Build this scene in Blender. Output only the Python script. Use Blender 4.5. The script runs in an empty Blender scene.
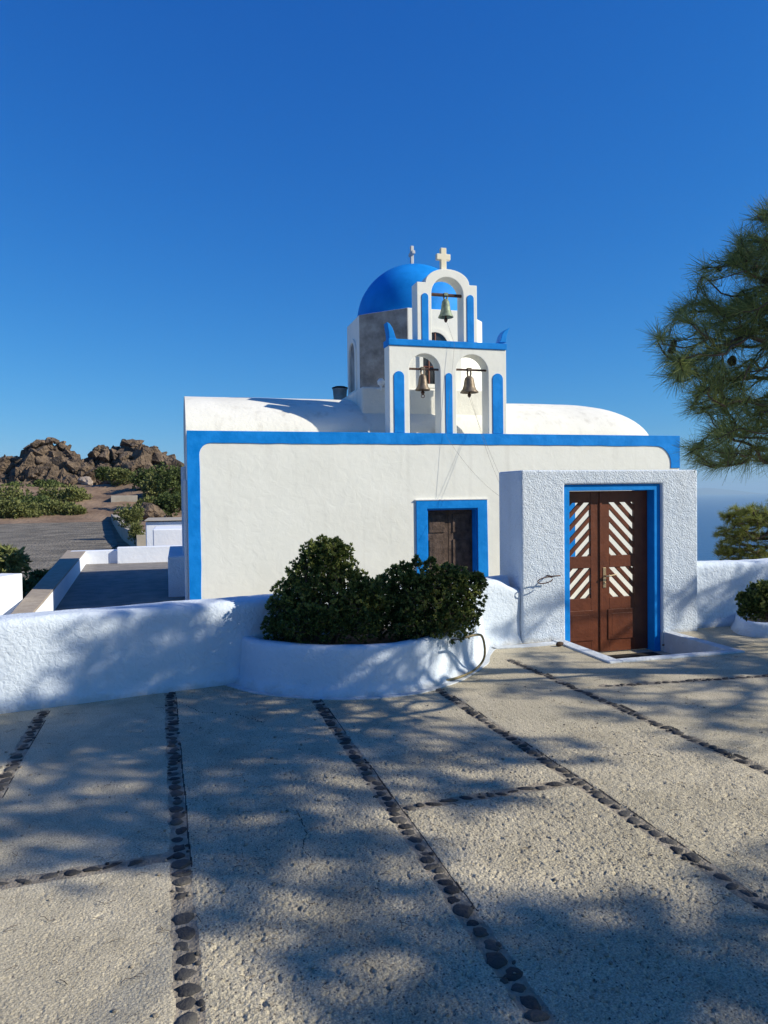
import bpy, bmesh, math, random
import numpy as np
from mathutils import Vector, Matrix, noise
R = math.radians
random.seed(7); rng = np.random.default_rng(7)
scene = bpy.context.scene
col = scene.collection

# ------------------------------------------------------------------ camera
CAM = Vector((0, 0, 1.7)); YAW, PITCH, ROLL = R(15.5), R(1.35), R(0.7); FPX = 739.6
F = Vector((math.sin(YAW)*math.cos(PITCH), math.cos(YAW)*math.cos(PITCH), -math.sin(PITCH)))
R0 = Vector((math.cos(YAW), -math.sin(YAW), 0)); U0 = R0.cross(F)
RR = R0*math.cos(ROLL) - U0*math.sin(ROLL); UU = U0*math.cos(ROLL) + R0*math.sin(ROLL)
cam_d = bpy.data.cameras.new('camera'); cam = bpy.data.objects.new('camera', cam_d); col.objects.link(cam)
m = Matrix((RR, UU, -F)).transposed().to_4x4(); m.translation = CAM; cam.matrix_world = m
cam_d.sensor_fit = 'VERTICAL'; cam_d.sensor_height = 36; cam_d.lens = 26; cam_d.clip_start = .05; cam_d.clip_end = 200000
scene.camera = cam

# ------------------------------------------------------------------ light
SUN_EL, SUN_AL = R(31), R(62)          # elevation; angle to the right of the church wall's normal
S = Vector((math.sin(SUN_AL)*math.cos(SUN_EL), -math.cos(SUN_AL)*math.cos(SUN_EL), math.sin(SUN_EL)))
w = bpy.data.worlds.new('World'); scene.world = w; w.use_nodes = True
nt = w.node_tree; bg = nt.nodes['Background']
sky = nt.nodes.new('ShaderNodeTexSky'); sky.sky_type = 'NISHITA'; sky.sun_disc = False
sky.sun_elevation = SUN_EL; sky.sun_rotation = math.atan2(S.x, S.y)
sky.altitude = 300; sky.air_density = 1.0; sky.dust_density = 0.3; sky.ozone_density = 3.0
# camera-like colour response on the sky: per channel gain and gamma
sep = nt.nodes.new('ShaderNodeSeparateColor'); cmb = nt.nodes.new('ShaderNodeCombineColor'); nt.links.new(sky.outputs[0], sep.inputs[0])
for k, (gain, gam, top) in enumerate(((.68, 1.8, 2.0), (.75, 1.0, 1.3), (.98, .6, .7))):
    a_ = nt.nodes.new('ShaderNodeMath'); a_.operation = 'MULTIPLY'; a_.inputs[1].default_value = .1; m_ = nt.nodes.new('ShaderNodeMath'); m_.operation = 'MINIMUM'; m_.inputs[1].default_value = top
    p_ = nt.nodes.new('ShaderNodeMath'); p_.operation = 'POWER'; p_.inputs[1].default_value = gam
    g_ = nt.nodes.new('ShaderNodeMath'); g_.operation = 'MULTIPLY'; g_.inputs[1].default_value = gain*10
    nt.links.new(sep.outputs[k], a_.inputs[0]); nt.links.new(a_.outputs[0], m_.inputs[0]); nt.links.new(m_.outputs[0], p_.inputs[0]); nt.links.new(p_.outputs[0], g_.inputs[0]); nt.links.new(g_.outputs[0], cmb.inputs[k])
nt.links.new(cmb.outputs[0], bg.inputs[0])
bg.inputs[1].default_value = 0.085
sd = bpy.data.lights.new('sun', 'SUN'); so = bpy.data.objects.new('sun', sd); col.objects.link(so)
sd.energy = 5.0; sd.angle = R(.55); sd.color = (1, .92, .76)
so.rotation_euler = S.to_track_quat('Z', 'Y').to_euler()
scene.view_settings.view_transform = 'Standard'; scene.view_settings.look = 'None'
scene.view_settings.exposure = 0.28; scene.view_settings.gamma = 1
scene.render.resolution_x = 768; scene.render.resolution_y = 1024
scene.render.engine = 'CYCLES'; scene.cycles.max_bounces = 6; scene.cycles.transparent_max_bounces = 8

# ------------------------------------------------------------------ helpers
def ray(px, py): return (F + RR*((px-384)/FPX) - UU*((py-512)/FPX))
def G(px, py, z=0):
    d = ray(px, py); return CAM + d*((z-CAM.z)/d.z)
def GY(px, py, Y):
    d = ray(px, py); return CAM + d*(Y/d.y)
def GD(px, py, depth): return CAM + ray(px, py)*depth
def put(o, label=None, cat=None, group=None, kind=None):
    if label: o['label'] = label
    if cat: o['category'] = cat
    if group: o['group'] = group
    if kind: o['kind'] = kind
    return o
def empty(name, loc, label, cat, group=None):
    o = bpy.data.objects.new(name, None); col.objects.link(o); o.location = loc; o.empty_display_size = .2
    return put(o, label, cat, group)
def link(name, me, mat, parent=None):
    o = bpy.data.objects.new(name, me); col.objects.link(o)
    if mat is not None:
        for mm in (mat if isinstance(mat, (list, tuple)) else [mat]): me.materials.append(mm)
    if parent is not None:
        o.parent = parent
        bpy.context.view_layer.update()
        o.matrix_parent_inverse = parent.matrix_world.inverted()
    return o
def from_bm(name, bm, mat, parent=None, smooth=False, bevel=0, seg=2):
    me = bpy.data.meshes.new(name)
    bmesh.ops.recalc_face_normals(bm, faces=bm.faces)
    bm.to_mesh(me); bm.free()
    if smooth:
        for p in me.polygons: p.use_smooth = True
    o = link(name, me, mat, parent)
    if bevel:
        b = o.modifiers.new('bevel', 'BEVEL'); b.width = bevel; b.segments = seg; b.limit_method = 'ANGLE'; b.angle_limit = R(35)
    return o
def from_np(name, V, Fc, mat, parent=None, smooth=False):
    me = bpy.data.meshes.new(name); V = np.asarray(V, dtype=np.float32); Fc = np.asarray(Fc, dtype=np.int32)
    n = Fc.shape[1]; me.vertices.add(len(V)); me.vertices.foreach_set('co', V.ravel())
    me.loops.add(Fc.size); me.loops.foreach_set('vertex_index', Fc.ravel())
    me.polygons.add(len(Fc)); me.polygons.foreach_set('loop_start', np.arange(0, Fc.size, n, dtype=np.int32))
    me.update(calc_edges=True)
    me.polygons.foreach_set('use_smooth', np.full(len(Fc), smooth))
    me.validate()
    return link(name, me, mat, parent)
def box(bm, x0, x1, y0, y1, z0, z1):
    vs = [bm.verts.new(p) for p in ((x0,y0,z0),(x1,y0,z0),(x1,y1,z0),(x0,y1,z0),(x0,y0,z1),(x1,y0,z1),(x1,y1,z1),(x0,y1,z1))]
    for f in ((0,3,2,1),(4,5,6,7),(0,1,5,4),(1,2,6,5),(2,3,7,6),(3,0,4,7)): bm.faces.new([vs[i] for i in f])
def prism_xz(bm, poly, y0, y1):
    a = [bm.verts.new((x, y0, z)) for x, z in poly]; b = [bm.verts.new((x, y1, z)) for x, z in poly]; n = len(poly)
    bm.faces.new(a); bm.faces.new(b[::-1])
    for i in range(n): bm.faces.new((a[i], b[i], b[(i+1) % n], a[(i+1) % n]))
def prism_xy(bm, poly, z0, z1):
    a = [bm.verts.new((x, y, z0)) for x, y in poly]; b = [bm.verts.new((x, y, z1)) for x, y in poly]; n = len(poly)
    bm.faces.new(a[::-1]); bm.faces.new(b)
    for i in range(n): bm.faces.new((a[i], a[(i+1) % n], b[(i+1) % n], b[i]))
def tube(bm, pts, r, n=8):
    pts = [Vector(p) for p in pts]; rs = r if isinstance(r, (list, tuple)) else [r]*len(pts); rings = []
    up = Vector((.13, .27, .95)).normalized()
    for i, p in enumerate(pts):
        t = (pts[min(i+1, len(pts)-1)] - pts[max(i-1, 0)]).normalized()
        a = t.cross(up)
        if a.length < .05: a = t.cross(Vector((1, 0, 0)))
        a.normalize(); b = t.cross(a)
        rings.append([bm.verts.new(p + (a*math.cos(2*math.pi*k/n) + b*math.sin(2*math.pi*k/n))*rs[i]) for k in range(n)])
    for i in range(len(rings)-1):
        for k in range(n): bm.faces.new((rings[i][k], rings[i][(k+1) % n], rings[i+1][(k+1) % n], rings[i+1][k]))
    bm.faces.new(rings[0][::-1]); bm.faces.new(rings[-1])
def lathe(bm, prof, c, n=32, cap=True):
    rings = [[bm.verts.new((c[0]+r*math.cos(2*math.pi*k/n), c[1]+r*math.sin(2*math.pi*k/n), c[2]+z)) for k in range(n)] for r, z in prof]
    for i in range(len(rings)-1):
        for k in range(n): bm.faces.new((rings[i][k], rings[i][(k+1) % n], rings[i+1][(k+1) % n], rings[i+1][k]))
    if cap: bm.faces.new(rings[0][::-1]); bm.faces.new(rings[-1])
def arch(cx, hw, z0, zt, n=14):          # closed outline of a round-headed opening, bottom z0 and crown zt
    zs = zt-hw
    return [(cx-hw, z0)] + [(cx-hw*math.cos(math.pi*i/n), zs+hw*math.sin(math.pi*i/n)) for i in range(n+1)] + [(cx+hw, z0)]
def sstep(x, a, b):
    t = np.clip((np.asarray(x, float)-a)/(b-a), 0, 1); return t*t*(3-2*t)

# ------------------------------------------------------------------ materials
def mat(name, c, rough=.8, c2=None, scale=5, lo=.35, hi=.65, bump=0, bscale=20, bdet=6, spec=.3, metal=0, island=False, trans=0, extra=None, bdist=.02):
    m = bpy.data.materials.new(name); m.use_nodes = True; t = m.node_tree; N = t.nodes; L = t.links
    b = N['Principled BSDF']; b.inputs['Roughness'].default_value = rough; b.inputs['Metallic'].default_value = metal
    b.inputs['Specular IOR Level'].default_value = spec; b.inputs['Base Color'].default_value = (*c, 1)
    tc = N.new('ShaderNodeTexCoord')
    if c2 is not None:
        rp = N.new('ShaderNodeValToRGB'); rp.color_ramp.elements[0].position = lo; rp.color_ramp.elements[1].position = hi
        rp.color_ramp.elements[0].color = (*c, 1); rp.color_ramp.elements[1].color = (*c2, 1)
        if island:
            g = N.new('ShaderNodeNewGeometry'); L.new(g.outputs['Random Per Island'], rp.inputs[0])
        else:
            n = N.new('ShaderNodeTexNoise'); n.inputs['Scale'].default_value = scale; n.inputs['Detail'].default_value = 8
            n.inputs['Roughness'].default_value = .62
            L.new(tc.outputs['Object'], n.inputs['Vector']); L.new(n.outputs['Fac'], rp.inputs[0])
        L.new(rp.outputs[0], b.inputs['Base Color'])
    if bump:
        n2 = N.new('ShaderNodeTexNoise'); n2.inputs['Scale'].default_value = bscale; n2.inputs['Detail'].default_value = bdet
        L.new(tc.outputs['Object'], n2.inputs['Vector'])
        bp = N.new('ShaderNodeBump'); bp.inputs['Strength'].default_value = bump; bp.inputs['Distance'].default_value = bdist
        L.new(n2.outputs['Fac'], bp.inputs['Height']); L.new(bp.outputs[0], b.inputs['Normal'])
    if trans:
        tr = N.new('ShaderNodeBsdfTranslucent'); mx = N.new('ShaderNodeMixShader'); mx.inputs[0].default_value = trans
        if c2 is not None: L.new(rp.outputs[0], tr.inputs[0])
        else: tr.inputs[0].default_value = (*c, 1)
        L.new(b.outputs[0], mx.inputs[1]); L.new(tr.outputs[0], mx.inputs[2]); L.new(mx.outputs[0], N['Material Output'].inputs[0])
    return m
def whitewash(name, c, c2, pit, stucco, sc, streak=.12):
    """limewash: broad mottling, stucco relief of blobs and fine grain, a few dirty pits"""
    m = mat(name, c, .92, c2, 1.6, .3, .75, spec=.15); t = m.node_tree; N = t.nodes; L = t.links; b = N['Principled BSDF']
    tc = [n for n in N if n.type == 'TEX_COORD'][0]; rp = [n for n in N if n.type == 'VALTORGB'][0]
    a = N.new('ShaderNodeTexNoise'); a.inputs['Scale'].default_value = sc; a.inputs['Detail'].default_value = 5; a.inputs['Distortion'].default_value = .6
    v = N.new('ShaderNodeTexNoise'); v.inputs['Scale'].default_value = sc*.22; v.inputs['Detail'].default_value = 3
    L.new(tc.outputs['Object'], a.inputs['Vector']); L.new(tc.outputs['Object'], v.inputs['Vector'])
    ad = N.new('ShaderNodeMath'); ad.operation = 'MULTIPLY_ADD'; ad.inputs[1].default_value = 1.0
    L.new(v.outputs['Fac'], ad.inputs[0]); L.new(a.outputs['Fac'], ad.inputs[2])
    bp = N.new('ShaderNodeBump'); bp.inputs['Strength'].default_value = stucco; bp.inputs['Distance'].default_value = .02
    L.new(ad.outputs[0], bp.inputs['Height']); L.new(bp.outputs[0], b.inputs['Normal'])
    p = N.new('ShaderNodeTexNoise'); p.inputs['Scale'].default_value = sc*1.3; p.inputs['Detail'].default_value = 3
    L.new(tc.outputs['Object'], p.inputs['Vector'])
    pr = N.new('ShaderNodeValToRGB'); pr.color_ramp.elements[0].position = .62; pr.color_ramp.elements[1].position = .74
    pr.color_ramp.elements[1].color = (pit, pit, pit, 1); pr.color_ramp.elements[0].color = (0, 0, 0, 1)
    L.new(p.outputs['Fac'], pr.inputs[0])
    mx = N.new('ShaderNodeMix'); mx.data_type = 'RGBA'; L.new(pr.outputs[0], mx.inputs[0]); L.new(rp.outputs[0], mx.inputs[6])
    mx.inputs[7].default_value = (.28, .30, .34, 1)
    sx = N.new('ShaderNodeSeparateXYZ'); L.new(tc.outputs['Object'], sx.inputs[0])
    zr = N.new('ShaderNodeMapRange'); zr.inputs[1].default_value = .16; zr.inputs[2].default_value = .0; zr.inputs[3].default_value = -.35; zr.inputs[4].default_value = .35; L.new(sx.outputs[2], zr.inputs[0])
    dn = N.new('ShaderNodeTexNoise'); dn.inputs['Scale'].default_value = 5; dn.inputs['Detail'].default_value = 9; dn.inputs['Roughness'].default_value = .7; L.new(tc.outputs['Object'], dn.inputs['Vector'])
    da = N.new('ShaderNodeMath'); L.new(dn.outputs['Fac'], da.inputs[0]); L.new(zr.outputs[0], da.inputs[1])
    dr_ = N.new('ShaderNodeMapRange'); dr_.inputs[1].default_value = .58; dr_.inputs[2].default_value = .85; dr_.inputs[4].default_value = .42; L.new(da.outputs[0], dr_.inputs[0])
    # rain streaks: noise stretched downwards
    mp = N.new('ShaderNodeMapping'); mp.inputs['Scale'].default_value = (7, 7, .5); L.new(tc.outputs['Object'], mp.inputs[0])
    sn = N.new('ShaderNodeTexNoise'); sn.inputs['Scale'].default_value = 1; sn.inputs['Detail'].default_value = 6; L.new(mp.outputs[0], sn.inputs['Vector'])
    sr = N.new('ShaderNodeMapRange'); sr.inputs[1].default_value = .55; sr.inputs[2].default_value = .8; sr.inputs[4].default_value = streak; L.new(sn.outputs['Fac'], sr.inputs[0])
    dm = N.new('ShaderNodeMath'); dm.operation = 'MAXIMUM'; L.new(dr_.outputs[0], dm.inputs[0]); L.new(sr.outputs[0], dm.inputs[1])
    mx2 = N.new('ShaderNodeMix'); mx2.data_type = 'RGBA'; L.new(dm.outputs[0], mx2.inputs[0]); L.new(mx.outputs[2], mx2.inputs[6]); mx2.inputs[7].default_value = (.36, .33, .28, 1)
    L.new(mx2.outputs[2], b.inputs['Base Color'])
    return m
M = {}
M['church'] = whitewash('smooth white limewash', (.79, .79, .72), (.86, .86, .79), .06, .20, 8, .2)
M['roof'] = whitewash('weathered white roof plaster', (.70, .69, .63), (.82, .81, .74), .12, .3, 16, .4)
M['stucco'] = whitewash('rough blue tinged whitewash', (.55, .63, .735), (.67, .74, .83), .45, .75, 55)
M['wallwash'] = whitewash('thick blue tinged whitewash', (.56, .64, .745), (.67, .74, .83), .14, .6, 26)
M['blue'] = mat('sky blue gloss paint', (.0, .19, .60), .6, (.01, .255, .74), 4, bump=.25, bscale=14, spec=.12)
M['dome'] = mat('dome blue paint', (.0, .185, .58), .6, (.01, .265, .76), 1.8, bump=.2, bscale=8, spec=.15)
M['cement'] = mat('bare grey cement render', (.21, .195, .17), .95, (.42, .39, .345), 4.5, .35, .65, bump=.5, bscale=22)
M['gatewood'] = mat('varnished red brown wood', (.10, .026, .010), .45, (.15, .042, .016), 6, bump=.15, bscale=30, spec=.4)
M['oldwood'] = mat('weathered brown wood', (.05, .034, .027), .85, (.13, .09, .07), 9, bump=.4, bscale=40)
M['bronze'] = mat('brown bronze', (.12, .095, .07), .5, (.22, .18, .14), 14, metal=.5, bump=.2, bscale=40)
M['patina'] = mat('green patinated bronze', (.13, .17, .12), .6, (.28, .34, .26), 14, metal=.3, bump=.2, bscale=40)
M['iron'] = mat('rusty iron', (.06, .035, .03), .7, (.13, .08, .065), 30, metal=.4)
M['black'] = mat('black rubber', (.015, .015, .015), .8)
M['brass'] = mat('worn brass', (.55, .42, .26), .35, metal=.8)
M['cream'] = mat('cream painted stone', (.78, .70, .50), .8, (.84, .78, .62), 8)
M['stonecross'] = mat('grey white marble', (.45, .44, .42), .7, (.62, .61, .58), 8)
M['glass'] = mat('dark window glass', (.03, .035, .04), .08, spec=.6)
M['whitepaint'] = mat('white gloss paint', (.78, .78, .76), .5)
M['frame_brown'] = mat('brown painted timber', (.16, .06, .04), .6)
M['hose'] = mat('yellowed garden hose', (.17, .14, .07), .5, (.30, .24, .12), 20)
M['rope'] = mat('thin grey cord', (.20, .18, .16), .9)
M['soil'] = mat('dry soil', (.07, .05, .035), .95, (.12, .09, .06), 12, bump=.8, bscale=30)
M['pebble'] = mat('dark volcanic pebble', (.028, .028, .030), .75, (.085, .08, .074), 0, 0, 1, island=True, bump=.5, bscale=60, spec=.35)
M['mortar'] = mat('dirty joint mortar', (.17, .15, .12), .95, (.42, .365, .29), 14, .3, .7, bump=.8, bscale=70)
M['crack'] = mat('dark crack dirt', (.035, .032, .03), .95)
M['pathtop'] = mat('tan screed', (.30, .25, .20), .95, (.38, .33, .27), 7, bump=.4, bscale=20)
M['terrace'] = mat('grey brown terrace screed', (.17, .16, .15), .95, (.26, .24, .22), 4, bump=.5, bscale=30)
M['bark'] = mat('pine bark', (.06, .045, .035), .95, (.15, .11, .085), 12, bump=1, bscale=24)
M['cone'] = mat('brown pine cone', (.045, .028, .018), .8, (.10, .06, .04), 25, bump=1, bscale=70)
M['needles'] = mat('pine needles', (.085, .135, .045), .5, (.33, .37, .12), 0, 0.0, 1, island=True, trans=.4, spec=.3)
M['needles2'] = mat('olive pine needles', (.13, .17, .04), .55, (.34, .36, .09), 0, 0, 1, island=True, trans=.45, spec=.3)
M['leaf'] = mat('dark waxy leaves', (.035, .070, .020), .35, (.23, .27, .075), 0, .2, 1.0, island=True, trans=.35, spec=.4)
M['tipleaf'] = mat('pale tip leaves', (.16, .20, .05), .4, (.36, .38, .12), 0, .0, 1, island=True, trans=.35, spec=.4)
M['scrub'] = mat('dry olive scrub leaves', (.09, .115, .03), .7, (.24, .25, .09), 0, 0, 1, island=True, trans=.2)
M['scrub2'] = mat('dark green scrub leaves', (.045, .075, .022), .7, (.13, .165, .05), 0, 0, 1, island=True, trans=.2)
M['rock'] = mat('brown volcanic rock', (.04, .031, .025), .95, (.225, .165, .115), .8, .3, .68, bump=1, bscale=3.5, bdet=12, bdist=.4)
M['palerock'] = mat('pale boulder', (.22, .18, .15), .95, (.42, .36, .31), .8, bump=1, bscale=3, bdist=.2)
M['ground'] = mat('reddish brown earth', (.15, .098, .064), .98, (.27, .19, .13), .35, bump=.9, bscale=2.5, bdet=10, bdist=.15)
M['gravel'] = mat('grey gravel', (.12, .108, .088), .98, (.27, .24, .195), .8, bump=1, bscale=10, bdet=12, bdist=.16)
M['concrete'] = mat('pale old concrete', (.32, .29, .24), .95, (.42, .38, .32), 1.2, bump=.4, bscale=6)
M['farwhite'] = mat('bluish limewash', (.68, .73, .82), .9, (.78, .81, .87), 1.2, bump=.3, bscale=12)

def paving_mat(name, c, c2, dark, amt, bump):
    m = mat(name, c, .93, c2, 1.1, .3, .7, spec=.2); t = m.node_tree; N = t.nodes; L = t.links; b = N['Principled BSDF']
    tc = [n for n in N if n.type == 'TEX_COORD'][0]; rp = [n for n in N if n.type == 'VALTORGB'][0]
    v = N.new('ShaderNodeTexVoronoi'); v.inputs['Scale'].default_value = 95; v.inputs['Randomness'].default_value = 1
    L.new(tc.outputs['Object'], v.inputs['Vector'])
    sp = N.new('ShaderNodeSeparateColor'); L.new(v.outputs['Color'], sp.inputs[0])
    r1 = N.new('ShaderNodeValToRGB'); r1.color_ramp.elements[0].position = 1-amt; r1.color_ramp.elements[1].position = 1-amt+.03
    L.new(sp.outputs[0], r1.inputs[0])
    r2 = N.new('ShaderNodeValToRGB'); r2.color_ramp.elements[0].position = .35; r2.color_ramp.elements[1].position = .5
    r2.color_ramp.elements[0].color = (1, 1, 1, 1); r2.color_ramp.elements[1].color = (0, 0, 0, 1); L.new(v.outputs['Distance'], r2.inputs[0])
    mu = N.new('ShaderNodeMath'); mu.operation = 'MULTIPLY'; L.new(r1.outputs[0], mu.inputs[0]); L.new(r2.outputs[0], mu.inputs[1])
    gn = N.new('ShaderNodeTexNoise'); gn.inputs['Scale'].default_value = 130; gn.inputs['Detail'].default_value = 2
    L.new(tc.outputs['Object'], gn.inputs['Vector'])
    gr = N.new('ShaderNodeMapRange'); gr.inputs[1].default_value = .3; gr.inputs[2].default_value = .7; gr.inputs[3].default_value = .62; gr.inputs[4].default_value = 1.32
    L.new(gn.outputs['Fac'], gr.inputs[0])
    ml = N.new('ShaderNodeVectorMath'); ml.operation = 'SCALE'; L.new(rp.outputs[0], ml.inputs[0]); L.new(gr.outputs[0], ml.inputs['Scale'])
    mx = N.new('ShaderNodeMix'); mx.data_type = 'RGBA'; L.new(mu.outputs[0], mx.inputs[0]); L.new(ml.outputs[0], mx.inputs[6]); mx.inputs[7].default_value = (*dark, 1)
    st = N.new('ShaderNodeTexNoise'); st.inputs['Scale'].default_value = 2.6; st.inputs['Detail'].default_value = 10; st.inputs['Roughness'].default_value = .7; st.inputs['Distortion'].default_value = .8
    L.new(tc.outputs['Object'], st.inputs['Vector'])
    sr = N.new('ShaderNodeMapRange'); sr.inputs[1].default_value = .32; sr.inputs[2].default_value = .62; sr.inputs[3].default_value = .76; sr.inputs[4].default_value = 1.04
    L.new(st.outputs['Fac'], sr.inputs[0]); m3 = N.new('ShaderNodeVectorMath'); m3.operation = 'SCALE'; L.new(mx.outputs[2], m3.inputs[0]); L.new(sr.outputs[0], m3.inputs['Scale'])
    L.new(m3.outputs[0], b.inputs['Base Color'])
    n2 = N.new('ShaderNodeTexNoise'); n2.inputs['Scale'].default_value = 95; n2.inputs['Detail'].default_value = 6
    L.new(tc.outputs['Object'], n2.inputs['Vector'])
    bp = N.new('ShaderNodeBump'); bp.inputs['Strength'].default_value = bump; bp.inputs['Distance'].default_value = .010
    L.new(n2.outputs['Fac'], bp.inputs['Height']); L.new(bp.outputs[0], b.inputs['Normal'])
    return m
M['slab'] = paving_mat('exposed aggregate screed', (.43, .385, .285), (.56, .50, .38), (.15, .13, .11), .13, .9)
M['slabfine'] = paving_mat('trowelled screed', (.46, .41, .305), (.56, .50, .38), (.22, .19, .16), .06, .7)

# ------------------------------------------------------------------ terrain, sea
def gnoise(x, y, s, seed=0):
    """smooth value noise on arrays"""
    x = np.asarray(x, float)/s + seed*17.3; y = np.asarray(y, float)/s + seed*9.1
    xi = np.floor(x).astype(np.int64); yi = np.floor(y).astype(np.int64); fx = x-xi; fy = y-yi
    fx = fx*fx*(3-2*fx); fy = fy*fy*(3-2*fy)
    def h(a, b):
        n = (a*374761393 + b*668265263 + seed*69069) & 0xffffffff
        n = ((n ^ (n >> 13))*1274126177) & 0xffffffff
        return ((n ^ (n >> 16)) & 0xffff)/65535.0
    return (h(xi, yi)*(1-fx)+h(xi+1, yi)*fx)*(1-fy) + (h(xi, yi+1)*(1-fx)+h(xi+1, yi+1)*fx)*fy
def terrain_h(X, Y):
    X = np.asarray(X, float); Y = np.asarray(Y, float)
    z = np.full(np.broadcast(X, Y).shape, -.36)
    rise = sstep(Y, 66, 92)*3.6*sstep(-X, -30, -12)
    z = z + rise + rise/3.6*(gnoise(X, Y, 6, 1)-.5)*1.4 + rise/3.6*(gnoise(X, Y, 2, 2)-.5)*.5
    d = np.minimum(Y-9.6, (X-.30*Y)*.95-1.2)
    z = z - np.where(d > 0, d*.62 + np.minimum(d, 3)*.3, 0)
    rad = np.hypot(X, Y)
    z = z - np.where(rad > 130, (rad-130)*.8, 0) - np.where(Y < -30, (-30-Y)*.8, 0)
    return np.maximum(z, -262)
def grid(xs, ys, zf):
    X, Y = np.meshgrid(xs, ys); Z = zf(X, Y); nx, ny = len(xs), len(ys)
    V = np.stack([X.ravel(), Y.ravel(), Z.ravel()], 1)
    i, j = np.meshgrid(np.arange(nx-1), np.arange(ny-1)); a = (j*nx+i).ravel()
    return V, np.stack([a, a+1, a+1+nx, a+nx], 1)
xs = np.concatenate([np.linspace(-600, -60, 30)[:-1], np.linspace(-60, 60, 161), np.linspace(60, 600, 30)[1:]])
ys = np.concatenate([np.linspace(-500, -40, 20)[:-1], np.linspace(-40, 130, 200), np.linspace(130, 700, 30)[1:]])
V, Fc = grid(xs, ys, terrain_h)
put(from_np('ground', V, Fc, M['ground'], smooth=True), 'reddish brown earth of the clifftop rising to the rocks', 'ground', kind='structure')

sea = bpy.data.materials.new('deep blue sea'); sea.use_nodes = True; t = sea.node_tree; b = t.nodes['Principled BSDF']
b.inputs['Base Color'].default_value = (.02, .085, .19, 1); b.inputs['Roughness'].default_value = .35; b.inputs['IOR'].default_value = 1.33
n = t.nodes.new('ShaderNodeTexNoise'); n.inputs['Scale'].default_value = .02; n.inputs['Detail'].default_value = 8
tc = t.nodes.new('ShaderNodeTexCoord'); t.links.new(tc.outputs['Object'], n.inputs['Vector'])
bp = t.nodes.new('ShaderNodeBump'); bp.inputs['Strength'].default_value = .6; bp.inputs['Distance'].default_value = 6
t.links.new(n.outputs['Fac'], bp.inputs['Height']); t.links.new(bp.outputs[0], b.inputs['Normal'])
bm = bmesh.new(); bmesh.ops.create_circle(bm, cap_ends=True, radius=61000, segments=128)
o = from_bm('sea', bm, sea); o.location = (0, 0, -250)
put(o, 'deep blue sea far below the terrace', 'sea', kind='structure')
# far island on the horizon
def isl(X, Y): return -252 + 470*np.exp(-((X/2300)**2+(Y/1300)**2))*(0.7+.6*gnoise(X, Y, 1500, 5)) - 60
V, Fc = grid(np.linspace(-9000, 9000, 60), np.linspace(-3500, 3500, 24), isl)
o = from_np('distant_island', V, Fc, M['rock'], smooth=True); p = GD(712, 490, 48000); o.location = (p.x, p.y, 0); o.rotation_euler.z = -YAW-R(24)
put(o, 'faint hazy island on the sea horizon', 'island', kind='structure')

# ------------------------------------------------------------------ haze
hm = bpy.data.materials.new('thin sea haze'); hm.use_nodes = True; t = hm.node_tree; t.nodes.remove(t.nodes['Principled BSDF'])
pv = t.nodes.new('ShaderNodeVolumePrincipled'); pv.inputs['Color'].default_value = (.55, .80, 1, 1); pv.inputs['Density'].default_value = .000042
pv.inputs['Anisotropy'].default_value = .0
t.links.new(pv.outputs[0], t.nodes['Material Output'].inputs['Volume'])
bm = bmesh.new(); box(bm, -62000, 62000, -62000, 62000, -263, 420)
put(from_bm('haze', bm, hm), 'thin bluish haze over the sea', 'haze', kind='stuff')

# ------------------------------------------------------------------ pavement with pebble joints
PIT = (4.22, 5.56, 6.53, 7.60)
def ln(p, q, ext0=0, ext1=0):
    a, b = G(*p), G(*q); d = (b-a).normalized(); return (a-d*ext0, b+d*ext1)
BANDS = [ln((170, 690), (190, 1024), 0, 1.6), ln((316, 700), (545, 1024), 0, 1.5), ln((436, 688), (768, 908), 0, 3.2),
         ln((510, 660), (768, 772), 0, 4.5), ln((44, 711), (0, 786), 0, 4.0)]
CROSS = [ln((-60, 894), (178, 855), 2.6, 0), ln((402, 808), (566, 783), 0, 0), ln((604, 686), (700, 680), 0, 1.2)]
ALL = BANDS+CROSS
def dseg(X, Y, s):
    a, b = s; dx, dy = b.x-a.x, b.y-a.y; L2 = dx*dx+dy*dy
    t = np.clip(((X-a.x)*dx+(Y-a.y)*dy)/L2, 0, 1); return np.hypot(X-a.x-t*dx, Y-a.y-t*dy)
def multires(segs):
    out = [segs[0][0]]
    for a, b, st in segs:
        n = max(1, int(round((b-a)/st))); out += list(np.linspace(a, b, n+1)[1:])
    return np.array(out)
px_ = multires([(-14, -3, .5), (-3, -1.2, .03), (-1.2, -.6, .009), (-.6, 2.1, .005), (2.1, 3.2, .009), (3.2, 4.22, .03), (4.22, 5.56, .05), (5.56, 16, .3)])
py_ = multires([(-14, 1.2, .6), (1.2, 1.6, .02), (1.6, 3.2, .005), (3.2, 4.8, .009), (4.8, 6.53, .03), (6.53, 7.6, .05), (7.6, 8.4, .2)])
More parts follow.
